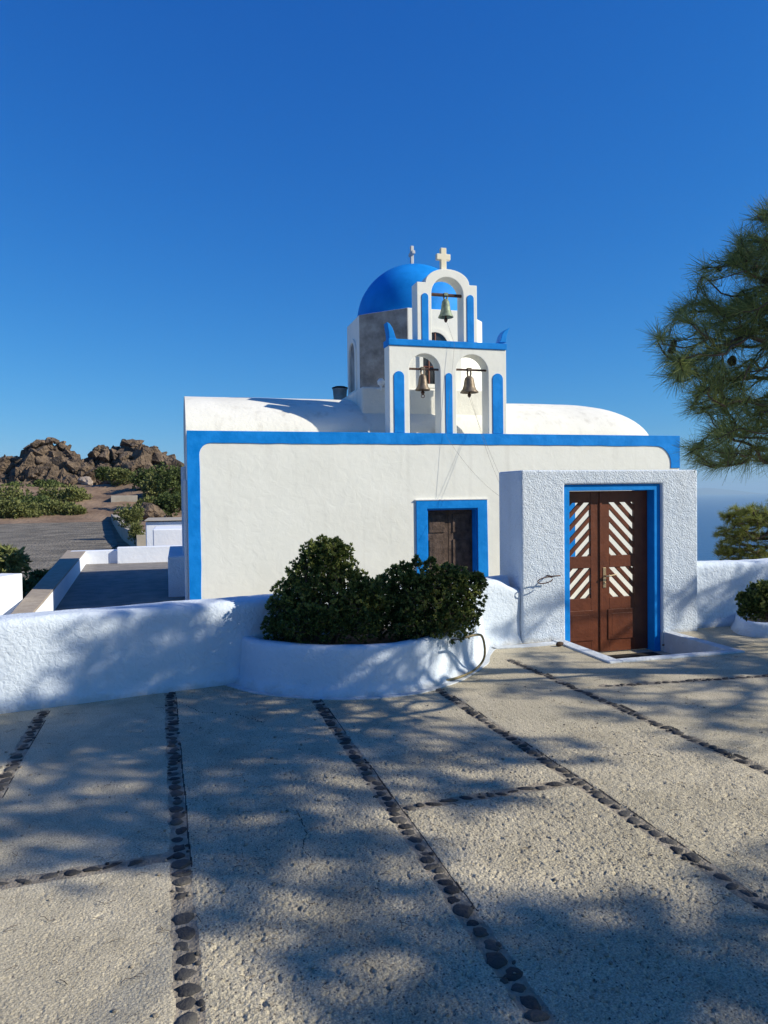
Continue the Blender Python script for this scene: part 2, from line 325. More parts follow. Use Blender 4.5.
# pebble relief stamped as random bumps
def slab_id(X, Y):       # 0..n: which strip, and near / far of the cross joints
    A, B, C, D, E = BANDS
    def side(s): return ((s[1].x-s[0].x)*(Y-s[0].y)-(s[1].y-s[0].y)*(X-s[0].x)) < 0
    return side(A).astype(int)*1, side(B).astype(int), side(C).astype(int)
def relief(X, Y):
    fine = (gnoise(X, Y, .0095, 3)-.5)*.0026 + (rng.random(X.shape)-.5)*.0030 + (gnoise(X, Y, .03, 4)-.5)*.0022 + (gnoise(X, Y, .12, 6)-.5)*.003 + (gnoise(X, Y, .7, 7)-.5)*.008
    peb = np.clip(gnoise(X, Y, .013, 8)-.60, 0, 1)*.012 - np.clip(gnoise(X, Y, .017, 9)-.74, 0, 1)*.045
    A, B = BANDS[0], BANDS[1]
    sideA = ((A[1].x-A[0].x)*(Y-A[0].y)-(A[1].y-A[0].y)*(X-A[0].x))
    cr = CROSS[0]; sc_ = ((cr[1].x-cr[0].x)*(Y-cr[0].y)-(cr[1].y-cr[0].y)*(X-cr[0].x))
    smooth = ((sideA < 0) & (sc_ < 0)).astype(float)
    rough = 1-.62*np.where(sideA < 0, 1, 0)
    z = fine*(.45+.55*rough)+peb*rough
    d = np.min([dseg(X, Y, s) for s in ALL], 0)
    fade = sstep(d, .035, .06)
    near = (1-sstep(np.maximum(Y-4.2, -X-1.6), 0, 1.0)*.55)
    return (z*near)*fade - (1-fade)*.004
V, Fc = grid(px_, py_, relief)
cxy = V[Fc].mean(1)
keep = ~((cxy[:, 0] > PIT[0]) & (cxy[:, 0] < PIT[1]) & (cxy[:, 1] > PIT[2]) & (cxy[:, 1] < PIT[3]+1)); Fc = Fc[keep]; cxy = cxy[keep]
o = from_np('pavement', V, Fc, [M['slab'], M['slabfine'], M['mortar'], M['crack']], smooth=True)
A = BANDS[0]; sideA = ((A[1].x-A[0].x)*(cxy[:, 1]-A[0].y)-(A[1].y-A[0].y)*(cxy[:, 0]-A[0].x))
dd = np.min([dseg(cxy[:, 0], cxy[:, 1], s) for s in ALL], 0)
mi = np.where(sideA < 0, 1, 0)
mi = np.where(dd < .046+.02*(gnoise(cxy[:, 0], cxy[:, 1], .06, 11)-.5), 2, mi).astype(np.int32)
for s_ in BANDS:
    dx, dy = (s_[1]-s_[0]).x, (s_[1]-s_[0]).y; Lb = math.hypot(dx, dy); sg_ = (-(dx*(cxy[:, 1]-s_[0].y)-dy*(cxy[:, 0]-s_[0].x))/Lb) * -1
    al = ((cxy[:, 0]-s_[0].x)*dx+(cxy[:, 1]-s_[0].y)*dy)/Lb
    off = .047+.006*(gnoise(al, al*0, .25, 21)-.5)
    ck = (np.abs(sg_-off) < .0036) & (gnoise(al, al*0+3, .3, 22) > .38) & (al > 0) & (al < Lb)
    mi = np.where(ck, 3, mi)
CR = [[(298, 812), (306, 832), (303, 848), (311, 858)], [(176, 700), (200, 712), (236, 714), (262, 722)], [(600, 760), (640, 752), (662, 757)], [(610, 860), (640, 852), (690, 862), (708, 858)]]
for c_ in CR:
    gp_ = [G(*q) for q in c_]
    for a_, b_ in zip(gp_, gp_[1:]):
        dd_ = dseg(cxy[:, 0]+.010*(gnoise(cxy[:, 0], cxy[:, 1], .03, 31)-.5), cxy[:, 1]+.03*(gnoise(cxy[:, 0], cxy[:, 1], .04, 32)-.5), (a_, b_)); mi = np.where(dd_ < .0021, 3, mi)
o.data.polygons.foreach_set('material_index', mi.astype(np.int32))
put(o, 'pale concrete paving of the forecourt', 'pavement', kind='structure')
print('side check', (sideA < 0).mean())

def stone(bm, c, a, bb, h, ang):
    ic = bmesh.ops.create_icosphere(bm, subdivisions=2, radius=1)
    sd_ = random.random()*100
    for v in ic['verts']:
        n_ = 1+.42*noise.noise(v.co*1.2+Vector((sd_, 0, 0)))+.20*noise.noise(v.co*2.8+Vector((0, sd_, 0)))
        x, y, z = v.co*n_
        z = max(min(z, .85+.2*noise.noise(Vector((x, y, sd_))*2)), -.9)
        x, y = x*a, y*bb; v.co = Vector((c[0]+x*math.cos(ang)-y*math.sin(ang), c[1]+x*math.sin(ang)+y*math.cos(ang), c[2]+z*h))
def band(seg, label, size=.046, lng=1.0):
    bm = bmesh.new(); a, b = seg; d = b-a; L = d.length; d.normalize(); ang = math.atan2(d.y, d.x); s = 0; nrm = Vector((-d.y, d.x, 0))
    while s < L:
        ra = size*random.uniform(.42, 1.12)*lng; rb = size*random.uniform(.55, .98)*(.8 if lng > 1.2 else 1)
        s += ra
        p = a+d*s+nrm*random.uniform(-.013, .013)
        if random.random() < .45:
            q_ = a+d*(s+ra*random.uniform(-1, 1))+nrm*random.choice((-1, 1))*random.uniform(.6, .95)*size; r3 = size*random.uniform(.18, .34)
            stone(bm, (q_.x, q_.y, -.003), r3, r3*random.uniform(.6, 1), .010, random.random()*3)
        if random.random() > .015: stone(bm, (p.x, p.y, random.uniform(-.011, -.004)), ra, rb, random.uniform(.010, .018), ang+random.uniform(-.6, .6))
        s += ra+random.choice((.000, .002, .006, .011))
    o = from_bm('pebble_joint', bm, M['pebble'], smooth=True)
    return put(o, label, 'pebble joint', 'pebble joints between the paving slabs', kind='structure')
for sg, lb in zip(BANDS, ['pebble joint running straight down left of the planter', 'pebble joint running from the planter to the bottom edge',
    'pebble joint running from the planter end to the right edge', 'pebble joint starting beside the gate step', 'pebble joint at the far left by the wall']): band(sg, lb)
for sg, lb in zip(CROSS, ['cross joint of long dark pebbles on the left', 'short cross joint of dark pebbles between two long joints', 'cross joint of pebbles near the gate']): band(sg, lb, .034, 1.45)

# loose grit
bm = bmesh.new()
for _ in range(420):
    y = 1.7+random.random()**1.6*4.2; x = random.uniform(-1.5, 4.0); r_ = random.uniform(.004, .011)
    stone(bm, (x, y, .003), r_, r_*random.uniform(.6, 1), r_*.6, random.random()*3)
put(from_bm('grit', bm, M['mortar'], smooth=True), 'loose grit scattered over the paving', 'grit', kind='stuff')

bm = bmesh.new()
for _ in range(260):
    p = G(random.uniform(-60, 860), 655+random.random()**1.3*340, .006)
    if PIT[0]-.2 < p.x < PIT[1]+.2 and p.y > 6.3 or p.y > 7.3: continue
    for _k in range(random.choice((1, 2, 2))):
        a_ = random.random()*6.28; L_ = random.uniform(.02, .06); q = p+Vector((math.cos(a_)*L_, math.sin(a_)*L_, .003))
        tube(bm, [p, p.lerp(q, .5)+Vector((random.uniform(-.006, .006), random.uniform(-.006, .006), .004)), q], .0010, 3)
put(from_bm('pine_litter', bm, M['cone']), 'dry brown pine needles scattered over the paving', 'pine needles', kind='stuff')

# ------------------------------------------------------------------ low perimeter wall
def sweep(name, pts, prof, m, parent=None, step=.05, namp=.012, closed_prof=True, hfun=None):
    """sweep profile (list of (offset to the right of travel, z)) along ground points with uneven plaster"""
    P = [Vector((p[0], p[1], 0)) for p in pts]; out = [P[0]]
    for i in range(len(P)-1):
        L = (P[i+1]-P[i]).length; n = max(1, int(L/step))
        for k in range(1, n+1): out.append(P[i].lerp(P[i+1], k/n))
    # refine profile
    pr = []
    for i in range(len(prof)):
        a = Vector(prof[i]); b = Vector(prof[(i+1) % len(prof)])
        if i == len(prof)-1 and not closed_prof: pr.append(a); break
        n = max(1, int((b-a).length/.05))
        for k in range(n): pr.append(a.lerp(b, k/n))
    V = []; n = len(pr)
    for i, p in enumerate(out):
        t = (out[min(i+2, len(out)-1)]-out[max(i-2, 0)]).normalized(); rt = Vector((t.y, -t.x, 0))
        hk = hfun(i/(len(out)-1)) if hfun else 1
        for q in pr:
            w_ = p+rt*q[0]+Vector((0, 0, q[1]*(hk if q[1] > 0 and q[0] > -.2 else 1))); k = noise.noise(w_*2.2)*namp+noise.noise(w_*7)*namp*.45
            V.append((w_.x+rt.x*k, w_.y+rt.y*k, w_.z+(k if q[1] > .05 else 0)))
    Fq = [(i*n+k, (i+1)*n+k, (i+1)*n+(k+1) % n, i*n+(k+1) % n) for i in range(len(out)-1) for k in range(n if closed_prof else n-1)]
    o = from_np(name, V, Fq, m, parent, smooth=True)
    bm = bmesh.new(); bm.from_mesh(o.data)
    if closed_prof:
        bm.verts.ensure_lookup_table()
        bm.faces.new([bm.verts[k] for k in range(n)]); bm.faces.new([bm.verts[(len(out)-1)*n+k] for k in range(n)][::-1])
    bmesh.ops.recalc_face_normals(bm, faces=bm.faces); bm.to_mesh(o.data); bm.free()
    return o
def wall_prof(h, th, r=.07, foot=.03):
    return [(foot, -.4), (foot, 0), (.0, .12), (0, h-r)] + [(-r+r*math.cos(a), h-r+r*math.sin(a)) for a in (R(30), R(60), R(90))] + \
           [(-th+r+r*math.cos(a), h-r+r*math.sin(a)) for a in (R(90), R(120), R(150), R(180))] + [(-th, -.4)]
WA, WB, WC = G(0, 713), G(235, 683), G(519, 643)
dW = (WB-WA).normalized()
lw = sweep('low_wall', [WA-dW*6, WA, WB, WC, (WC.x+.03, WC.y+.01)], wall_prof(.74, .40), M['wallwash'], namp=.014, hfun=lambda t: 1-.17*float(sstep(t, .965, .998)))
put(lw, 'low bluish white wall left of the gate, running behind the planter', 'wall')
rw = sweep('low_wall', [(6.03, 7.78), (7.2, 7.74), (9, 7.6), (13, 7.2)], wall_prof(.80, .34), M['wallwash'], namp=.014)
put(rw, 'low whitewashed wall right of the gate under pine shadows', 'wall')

# ------------------------------------------------------------------ planter
def planter(name, outer_px, h, rim, batter, label):
    root = empty(name, (0, 0, 0), label, 'planter'); pts = outer_px
    # smooth the outline
    for _ in range(2):
        q = [pts[0]]
        for i in range(len(pts)-1): q += [pts[i].lerp(pts[i+1], .25), pts[i].lerp(pts[i+1], .75)]
        pts = q+[pts[-1]]
    c = sum(pts, Vector())/len(pts); root.location = c; bpy.context.view_layer.update()
    r = .035
    prof = [(.05, -.2), (.05, .0), (0, .07), (-batter, h-r), (-batter-r*.3, h-r*.3), (-batter-r, h), (-rim-batter+r, h), (-rim-batter+.01, h-r*.5), (-rim-batter, h-r), (-rim-batter, -.2)]
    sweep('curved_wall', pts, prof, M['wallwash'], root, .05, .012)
    bm = bmesh.new(); inn = [(p+(c-p).normalized()*.06) for p in pts]
    back = [Vector((inn[-1].x, inn[-1].y+.25, 0)), Vector((inn[0].x, inn[0].y+.30, 0))]
    cc = [bm.verts.new((p.x, p.y, h-.07)) for p in inn+back]; bm.faces.new(cc)
    from_bm('soil', bm, M['soil'], root)
    return root
pl = [(236, 668), (235, 683), (262, 691), (300, 696), (350, 697.5), (400, 694), (440, 685), (468, 672), (482, 658), (488, 640)]
planter('planter', [G(*p) for p in pl], .42, .13, .03, 'large rounded white planter against the low wall, holding two shrubs')
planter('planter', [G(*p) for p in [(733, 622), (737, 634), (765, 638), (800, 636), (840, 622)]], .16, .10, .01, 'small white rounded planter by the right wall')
# painted foot strip around planter, wall and gate
def flat_strip(name, pts, w_, z, m, label, th=.006):
    bm = bmesh.new(); L = []; Rr = []
    for i, p in enumerate(pts):
        t = (pts[min(i+1, len(pts)-1)]-pts[max(i-1, 0)]).normalized(); rt = Vector((t.y, -t.x, 0)); ww = w_*(1+.25*noise.noise(p*3))
        L.append(p-rt*.04); Rr.append(p+rt*ww)
    n = len(pts); a = [bm.verts.new((p.x, p.y, z)) for p in L]; b = [bm.verts.new((p.x, p.y, z)) for p in Rr]
    c = [bm.verts.new((p.x, p.y, z-.03)) for p in Rr]
    for i in range(n-1): bm.faces.new((a[i], b[i], b[i+1], a[i+1])); bm.faces.new((b[i], c[i], c[i+1], b[i+1]))
    return put(from_bm(name, bm, m), label, 'paint', kind='structure')
def dens(P, n=8):
    out = []
    for i in range(len(P)-1): out += [P[i].lerp(P[i+1], k/n) for k in range(n)]
    return out+[P[-1]]
def chaikin(P, k=2):
    for _ in range(k):
        q = [P[0]]
        for i in range(len(P)-1): q += [P[i].lerp(P[i+1], .25), P[i].lerp(P[i+1], .75)]
        P = q+[P[-1]]
    return P
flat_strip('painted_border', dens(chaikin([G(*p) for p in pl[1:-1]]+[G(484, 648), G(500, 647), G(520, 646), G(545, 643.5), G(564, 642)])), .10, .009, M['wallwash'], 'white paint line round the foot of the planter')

# ------------------------------------------------------------------ gate house
gh = empty('gateway', (4.9, 7.6, 0), 'rough white gateway wall with flat top around the wooden double door', 'gateway')
gx0, gx1, gy0, gy1, gt = 3.715, 6.045, 7.60, 8.22, 1.955
ox0, ox1, otop = 4.255, 5.545, 1.79         # recess for the blue frame
def wall_hole(bm, x0, x1, y0, y1, z0, z1, hx0, hx1, hz0, hz1):
    """wall slab as a U / comb outline with one opening reaching the bottom"""
    if hz0 <= z0: prism_xz(bm, [(x0, z0), (x0, z1), (x1, z1), (x1, z0), (hx1, z0), (hx1, hz1), (hx0, hz1), (hx0, z0)], y0, y1)
# the wall body is built as a fine grid front so the plaster edge is uneven
bm = bmesh.new(); wall_hole(bm, gx0, gx1, gy0, gy1, -.3, gt, ox0, ox1, -.3, otop)
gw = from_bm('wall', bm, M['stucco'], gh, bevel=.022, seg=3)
ix0, ix1, itop = 4.335, 5.46, 1.715
bm = bmesh.new(); prism_xz(bm, [(ox0+.002, -.22), (ox0+.002, otop-.002), (ox1-.002, otop-.002), (ox1-.002, -.22), (ix1, -.22), (ix1, itop), (ix0, itop), (ix0, -.22)], 7.635, 8.03)
from_bm('door_frame', bm, M['blue'], gh, bevel=.006)
# gate leaves with diagonal slots
def clip(poly, x0, x1, z0, z1):
    def cl(P, f, inter):
        out = []
        for i in range(len(P)):
            a, b = P[i-1], P[i]
            if f(b):
                if not f(a): out.append(inter(a, b))
                out.append(b)
            elif f(a): out.append(inter(a, b))
        return out
    def ix(v): return lambda a, b: (v, a[1]+(b[1]-a[1])*(v-a[0])/(b[0]-a[0]))
    def iz(v): return lambda a, b: (a[0]+(b[0]-a[0])*(v-a[1])/(b[1]-a[1]), v)
    P = cl(poly, lambda p: p[0] >= x0, ix(x0))
    if P: P = cl(P, lambda p: p[0] <= x1, ix(x1))
    if P: P = cl(P, lambda p: p[1] >= z0, iz(z0))
    if P: P = cl(P, lambda p: p[1] <= z1, iz(z1))
    return P
yd0, yd1 = 7.765, 7.81; mid = 4.81
def leaf(sgn, xe):
    dr = empty('gate_door', (xe, yd0, -.2), None, None); dr.parent = gh; bpy.context.view_layer.update(); dr.matrix_parent_inverse = gh.matrix_world.inverted()
    X = lambda o_: mid+sgn*o_
    bm = bmesh.new(); zb, zt = -.205, itop-.004
    def bx(o0, o1, z0, z1, y0=yd0, y1=yd1):
        a, b = sorted((X(o0), X(o1))); box(bm, a, b, y0, y1, z0, z1)
    edge = abs(xe-mid)-.004
    bx(.006, .125, zb, zt); bx(min(.465, edge-.04), edge, zb, zt)
    bx(.125, min(.465, edge-.04), 1.575, zt); bx(.125, min(.465, edge-.04), .80, .94); bx(.125, min(.465, edge-.04), zb, .44)
    # slats: solid diagonals, 45 degrees, falling away from the meeting stile
    o0, o1 = .122, min(.468, edge-.037)
    for (z0, z1) in ((.94, 1.575), (.44, .80)):
        k = z0-.2
        off = .02 if z0 > .9 else .045
        while k < z1+.6:
            zz = k+off
            poly = [(o0, zz), (o1, zz-(o1-o0)), (o1, zz-(o1-o0)+.066), (o0, zz+.066)]
            P = clip(poly, o0, o1, z0-.003, z1+.003)
            if len(P) >= 3:
                P2 = [(X(a), b) for a, b in P]
                prism_xz(bm, P2, yd0+.008, yd1-.008)
            k += .150
    body = from_bm('leaf', bm, M['gatewood'], dr, bevel=.003, seg=1)
    bm = bmesh.new(); a, b = sorted((X(.10), X(min(.48, edge-.035))))
    for i, (g, y) in enumerate(((0, .010), (.022, .004), (.05, .012))):
        box(bm, a+g, b-g, yd0-y, yd0+.002, -.06+g, .30-g)
    from_bm('panel', bm, M['gatewood'], dr, bevel=.004)
    return dr
dl = leaf(-1, ix0); drr = leaf(1, ix1)
bm = bmesh.new(); box(bm, mid-.012, mid+.02, yd0-.014, yd0+.0, -.2, itop-.01); from_bm('meeting_strip', bm, M['gatewood'], drr, bevel=.004)
hb = bmesh.new(); hx = mid+.055
box(hb, hx-.02, hx+.02, yd0-.008, yd0, .56, .80)
tube(hb, [(hx, yd0-.005, .70), (hx, yd0-.05, .70), (hx+.03, yd0-.055, .705), (hx+.13, yd0-.055, .715)], [.012, .012, .011, .008])
lathe(hb, [(.011, -.01), (.011, .01)], (hx, yd0-.012, .62), 12)
from_bm('handle', hb, M['brass'], drr, bevel=.003)
# step pit in front of the gate
bm = bmesh.new(); x0, x1, y0, y1 = PIT
def quad(bm, *ps): bm.faces.new([bm.verts.new(p) for p in ps])
box(bm, x0-.14, x0, y0-.11, y1-.001, -.35, .018); box(bm, x1, x1+.13, y0-.11, y1-.001, -.35, .018)
box(bm, x0, x1, y0-.11, y0, -.35, .018)
put(from_bm('kerb', bm, M['wallwash'], None, bevel=.008), 'white painted kerb round the sunken gate step', 'kerb', kind='structure')
bm = bmesh.new(); box(bm, x0, x1, y0, 8.6, -.40, -.22)
put(from_bm('sunken_step', bm, M['slabfine']), 'sunken concrete step in front of the gate', 'step', kind='structure')
bm = bmesh.new(); box(bm, 4.70, 5.40, 7.18, 7.58, -.219, -.205)
put(from_bm('door_mat', bm, M['black'], bevel=.004), 'black rubber mat on the sunken step before the gate', 'door mat')
# iron ring on the gate wall
bm = bmesh.new(); c = GY(544, 580, 7.53); pts = []
for k in range(26):
    a = R(20)+k/25*R(325); pts.append((c.x+.095*math.cos(a), 7.50+.02*math.sin(a)*.5, c.z+.030*math.sin(a)+.045*math.cos(a)*.35))
tube(bm, pts, .0065, 7); p0 = GY(548, 575.5, 7.60)
tube(bm, [(p0.x-.02, 7.62, p0.z), (p0.x, 7.51, p0.z), (p0.x+.10, 7.50, p0.z+.006)], .008, 7)
put(from_bm('iron_ring', bm, M['iron'], smooth=True), 'rusty iron hook ring on the wall left of the gate', 'ring')

# ------------------------------------------------------------------ church
YW = 10.3
def XZ(px, py, Y=YW): p = GY(px, py, Y); return p.x, p.z
ch = empty('church', (4, YW, -.22), 'small white barrel vaulted church with blue edged wall and blue dome', 'church')
CX0 = XZ(188, 520)[0]; CX1 = XZ(679.5, 450)[0]; ZT = XZ(434, 433.6)[1]; W_ = 5.0
print('church', CX0, CX1, ZT)
wx0, wx1 = XZ(427, 540)[0], XZ(477.5, 540)[0]; wzt = XZ(450, 508.5)[1]       # door opening
# front wall: comb outline with door opening, upper corners a little rounded
bm = bmesh.new(); prism_xz(bm, [(CX0, -.4), (CX0, ZT), (CX1, ZT), (CX1, -.4), (wx1, -.4), (wx1, wzt), (wx0, wzt), (wx0, -.4)], YW, YW+.45)
from_bm('front_wall', bm, M['church'], ch, bevel=.02, seg=3)
bm = bmesh.new(); box(bm, CX0+.002, CX0+.4, YW+.46, YW+W_-.01, -.4, ZT-.01); box(bm, CX1-.4, CX1-.002, YW+.46, YW+W_-.01, -.4, ZT-.01)
box(bm, CX0+.002, CX1-.002, YW+W_-.4, YW+W_, -.4, ZT-.02)
from_bm('side_wall', bm, M['church'], ch, bevel=.02)
bm = bmesh.new(); box(bm, CX0-.05, CX0, YW+.5, YW+1.3, -.4, 1.95); box(bm, CX0-.07, CX0, YW+2.3, YW+3.2, -.4, 2.2); box(bm, CX0-.30, CX0, YW+2.0, YW+4.6, -.4, .75)
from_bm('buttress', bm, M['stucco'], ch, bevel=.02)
# barrel vault along X, right end rounded down
VY0, VY1 = YW+.50, YW+W_-.1; VC = (VY0+VY1)/2; VH = (VY1-VY0)/2; VZ = XZ(250, 398.5, VC-.3)[1]; VR = VZ-ZT+.12
print('vault', VZ, VR)
VE = 1.25; us = np.concatenate([np.linspace(CX0+.0, CX1-VE, 60), CX1-VE+(VE-.03)*np.sin(np.linspace(0, math.pi/2, 34))[1:]]); V = []
na = 40
for x in us:
    k = 1.0
    if x > CX1-VE: k = max(0, 1-((x-(CX1-VE))/(VE-.029))**3.4)**(1/3.4)
    for j in range(na+1):
        a = math.pi*j/na; n_ = .012*noise.noise(Vector((x*1.2, a*3, 3)))
        V.append((x, VC-VH*math.cos(a)*(.85+.15*k), ZT-.06+((VR-.06)*k+n_)*math.sin(a)**.85))
Fq = [(i*(na+1)+j, (i+1)*(na+1)+j, (i+1)*(na+1)+j+1, i*(na+1)+j+1) for i in range(len(us)-1) for j in range(na)]
o = from_np('vault_roof', V, Fq, M['roof'], ch, smooth=True)
# flat back of the left end
bm = bmesh.new(); vs = [bm.verts.new(V[j]) for j in range(na+1)]; bm.faces.new(vs)
geo = bmesh.ops.extrude_face_region(bm, geom=bm.faces[:]); 
for v in [g for g in geo['geom'] if isinstance(g, bmesh.types.BMVert)]: v.co.x += .15; v.co.z -= .004
for v in bm.verts: v.co.x -= .002
from_bm('gable_end', bm, M['roof'], ch)
# roof slab behind parapet
bm = bmesh.new(); box(bm, CX0+.1, CX1-.1, YW+.2, YW+W_-.2, ZT-.35, ZT-.14); from_bm('roof_slab', bm, M['roof'], ch)
# blue border on the front wall
Y1 = YW-.012; t_ = XZ(434, 433.6)[1]-XZ(434, 444.5)[1]; lw_ = XZ(200.5, 520)[0]-CX0; rw_ = .17
def fillet(cx, cz, r, a0, a1, n=6): return [(cx+r*math.cos(a0+(a1-a0)*i/n), cz+r*math.sin(a0+(a1-a0)*i/n)) for i in range(n+1)]
rr = .16
inner = [(CX0+lw_, -.2)] + fillet(CX0+lw_+rr, ZT-t_-rr, rr, R(180), R(90)) + fillet(CX1-rw_-.28, ZT-t_-.28, .28, R(90), R(0)) + [(CX1-rw_, XZ(675, 468)[1])]
outer = [(CX1-.0, XZ(675, 468)[1]), (CX1-.0, ZT+.006), (CX0-.0, ZT+.006), (CX0-.0, -.2)]
def wob(P, amp=.005, st=.06):
    out = []
    for i in range(len(P)-1):
        a, b = Vector(P[i]), Vector(P[i+1]); n = max(1, int((b-a).length/st))
        for k in range(n):
            q = a.lerp(b, k/n); v = Vector((q.x, q.y, 4.7)); out.append((q.x+amp*noise.noise(v*5)+amp*noise.noise(v*1.3), q.y+amp*noise.noise(v*5+Vector((9, 0, 0)))+amp*noise.noise(v*1.1+Vector((5, 0, 0)))))
    return out+[tuple(P[-1])]
inner = wob(inner, .007)
bm = bmesh.new(); prism_xz(bm, inner+outer, Y1, YW+.02)
from_bm('blue_border', bm, M['blue'], ch, bevel=.003, seg=1)
bm = bmesh.new(); box(bm, CX1-.001, CX1+.012, YW+.02, YW+.3, .9, ZT+.006)
from_bm('blue_border', bm, M['blue'], ch)
# side door with blue frame
fr0, fr1 = XZ(416.3, 540)[0], XZ(487, 540)[0]; fz = XZ(450, 500)[1]
bm = bmesh.new(); prism_xz(bm, [(fr0, -.2), (fr0, fz), (fr1, fz+.0), (fr1+.02, -.2), (wx1+.0, -.2), (wx1, wzt+.002), (wx0, wzt+.002), (wx0, -.2)], YW-.022, YW+.001)
sdr = from_bm('blue_frame', bm, M['blue'], ch, bevel=.004)
bm = bmesh.new(); box(bm, fr0-.015, fr1+.012, YW-.03, YW+.001, fz+.001, fz+.014); from_bm('drip_edge', bm, M['whitepaint'], sdr)
bm = bmesh.new(); prism_xz(bm, [(wx0, -.2), (wx0, wzt), (wx1, wzt), (wx1, -.2), (wx1-.02, -.2), (wx1-.02, wzt-.02), (wx0+.02, wzt-.02), (wx0+.02, -.2)], YW+.005, YW+.20)
from_bm('frame_lining', bm, M['blue'], sdr)
wmid = (wx0+wx1)/2-.01; yy = YW+.155
for sg, (a, b) in ((-1, (wx0+.02, wmid-.004)), (1, (wmid+.004, wx1-.02))):
    bm = bmesh.new(); box(bm, a, b, yy, yy+.04, -.22, wzt-.021)
    l = from_bm('shutter_door', bm, M['oldwood'], ch, bevel=.003)
    bm = bmesh.new(); cx = (a+b)/2
    for z1, z0 in ((wzt-.09, wzt-.36), (wzt-.47, wzt-.92), (wzt-1.02, wzt-1.5)):
        for g, y in ((0, .014), (.022, .006), (.05, .016)):
            if b-a-.12-2*g > .01:
                # ring of moulding then raised field
                box(bm, a+.065+g, b-.055-g, yy-y, yy+.001, z0+g, z1-g)
    from_bm('panel', bm, M['oldwood'], l, bevel=.004)
# second blue framed opening mostly hidden behind the gateway
q0, q1 = XZ(522, 520)[0], XZ(574.5, 520)[0]; qt, qb = XZ(560, 499)[1], XZ(560, 557)[1]
bm = bmesh.new(); f = .13
box(bm, q0, q0+f, YW-.022, YW+.001, qb, qt); box(bm, q1-f, q1, YW-.022, YW+.001, qb, qt); box(bm, q0+f, q1-f, YW-.022, YW+.001, qt-f, qt); box(bm, q0+f, q1-f, YW-.022, YW+.001, qb, qb+f)
wf = from_bm('window', bm, M['blue'], ch)
bm = bmesh.new(); box(bm, q0+f, q1-f, YW-.010, YW+.001, qb+f, qt-f); from_bm('shutter', bm, M['oldwood'], wf)
# drum base, drum, dome
DC = GY(414, 350, YW+2.2); DX, DY = DC.x, YW+2.2
s8 = .915; ap = s8*1.2071; zb_, zd = 3.36, XZ(406, 307.5, DY-ap)[1]
print('drum', DX, DY, zd)
bx0 = XZ(362, 410, YW+.75)[0]
bm = bmesh.new(); box(bm, bx0, DX+ap-.08, YW+.75, YW+3.6, ZT-.3, zb_)
from_bm('drum_base', bm, M['roof'], ch, bevel=.03, seg=3)
cs = [(DX+s8*1.3066*math.cos(R(22.5+45*k)), DY+s8*1.3066*math.sin(R(22.5+45*k))) for k in range(8)]
bm = bmesh.new(); prism_xy(bm, cs, zb_-.5, zd)
drum = from_bm('drum', bm, M['church'], ch, bevel=.008)
def on_facet(k):  # facet frame: k-th facet between corner k and k+1
    a, b = Vector((*cs[k], 0)), Vector((*cs[(k+1) % 8], 0)); c = (a+b)/2; nrm = Vector((c.x-DX, c.y-DY, 0)).normalized(); tg = Vector((-nrm.y, nrm.x, 0)); return c, nrm, tg
def facet_prism(bm, k, poly, d0, d1):
    c, nrm, tg = on_facet(k); a = [bm.verts.new(c+tg*x+nrm*d0+Vector((0, 0, z))) for x, z in poly]; b = [bm.verts.new(c+tg*x+nrm*d1+Vector((0, 0, z))) for x, z in poly]
    n = len(poly); bm.faces.new(a); bm.faces.new(b[::-1])
    for i in range(n): bm.faces.new((a[i], b[i], b[(i+1) % n], a[(i+1) % n]))
bm = bmesh.new(); facet_prism(bm, 4, [(-s8/2+.006, zb_-.05), (s8/2-.006, zb_-.05), (s8/2-.006, zd-.006), (-s8/2+.006, zd-.006)], -.01, .006)
from_bm('cement_patch', bm, M['cement'], drum)
# arched windows on facets: 5 = front, 3 = left, 6,7 right
for k in (5, 3, 7):
    bm = bmesh.new(); A_ = arch(0, .235, zb_+.12, zb_+.98); facet_prism(bm, k, A_, -.12, .0035)
    wn = from_bm('arched_window', bm, M['glass'] if k == 5 else M['cement'], drum)
    bm = bmesh.new(); Ao = arch(0, .275, zb_+.06, zb_+1.02); Ai = arch(0, .215, zb_+.12, zb_+.96)
    n = len(Ao)
    c, nrm, tg = on_facet(k)
    def P(q, d): return c+tg*q[0]+nrm*d+Vector((0, 0, q[1]))
    ra = [[bm.verts.new(P(q, d)) for q in A2] for A2, d in ((Ao, -.001), (Ao, .03), (Ai, .03), (Ai, -.001))]
    for r_ in range(3):
        for i in range(n): bm.faces.new((ra[r_][i], ra[r_][(i+1) % n], ra[r_+1][(i+1) % n], ra[r_+1][i]))
    from_bm('surround', bm, M['church'], wn)
    if k == 5:
        bm = bmesh.new(); c, nrm, tg = on_facet(k)
        for q0_, q1_ in (((0, zb_+.1), (0, zb_+.95)), ((-.21, zb_+.7), (.21, zb_+.7)), ((-.21, zb_+.4), (.21, zb_+.4)), ((-.11, zb_+.1), (-.11, zb_+.7)), ((.11, zb_+.1), (.11, zb_+.7))):
            tube(bm, [P(q0_, .01), P(q1_, .01)], .013, 4)
        from_bm('glazing_bars', bm, M['frame_brown'], wn)
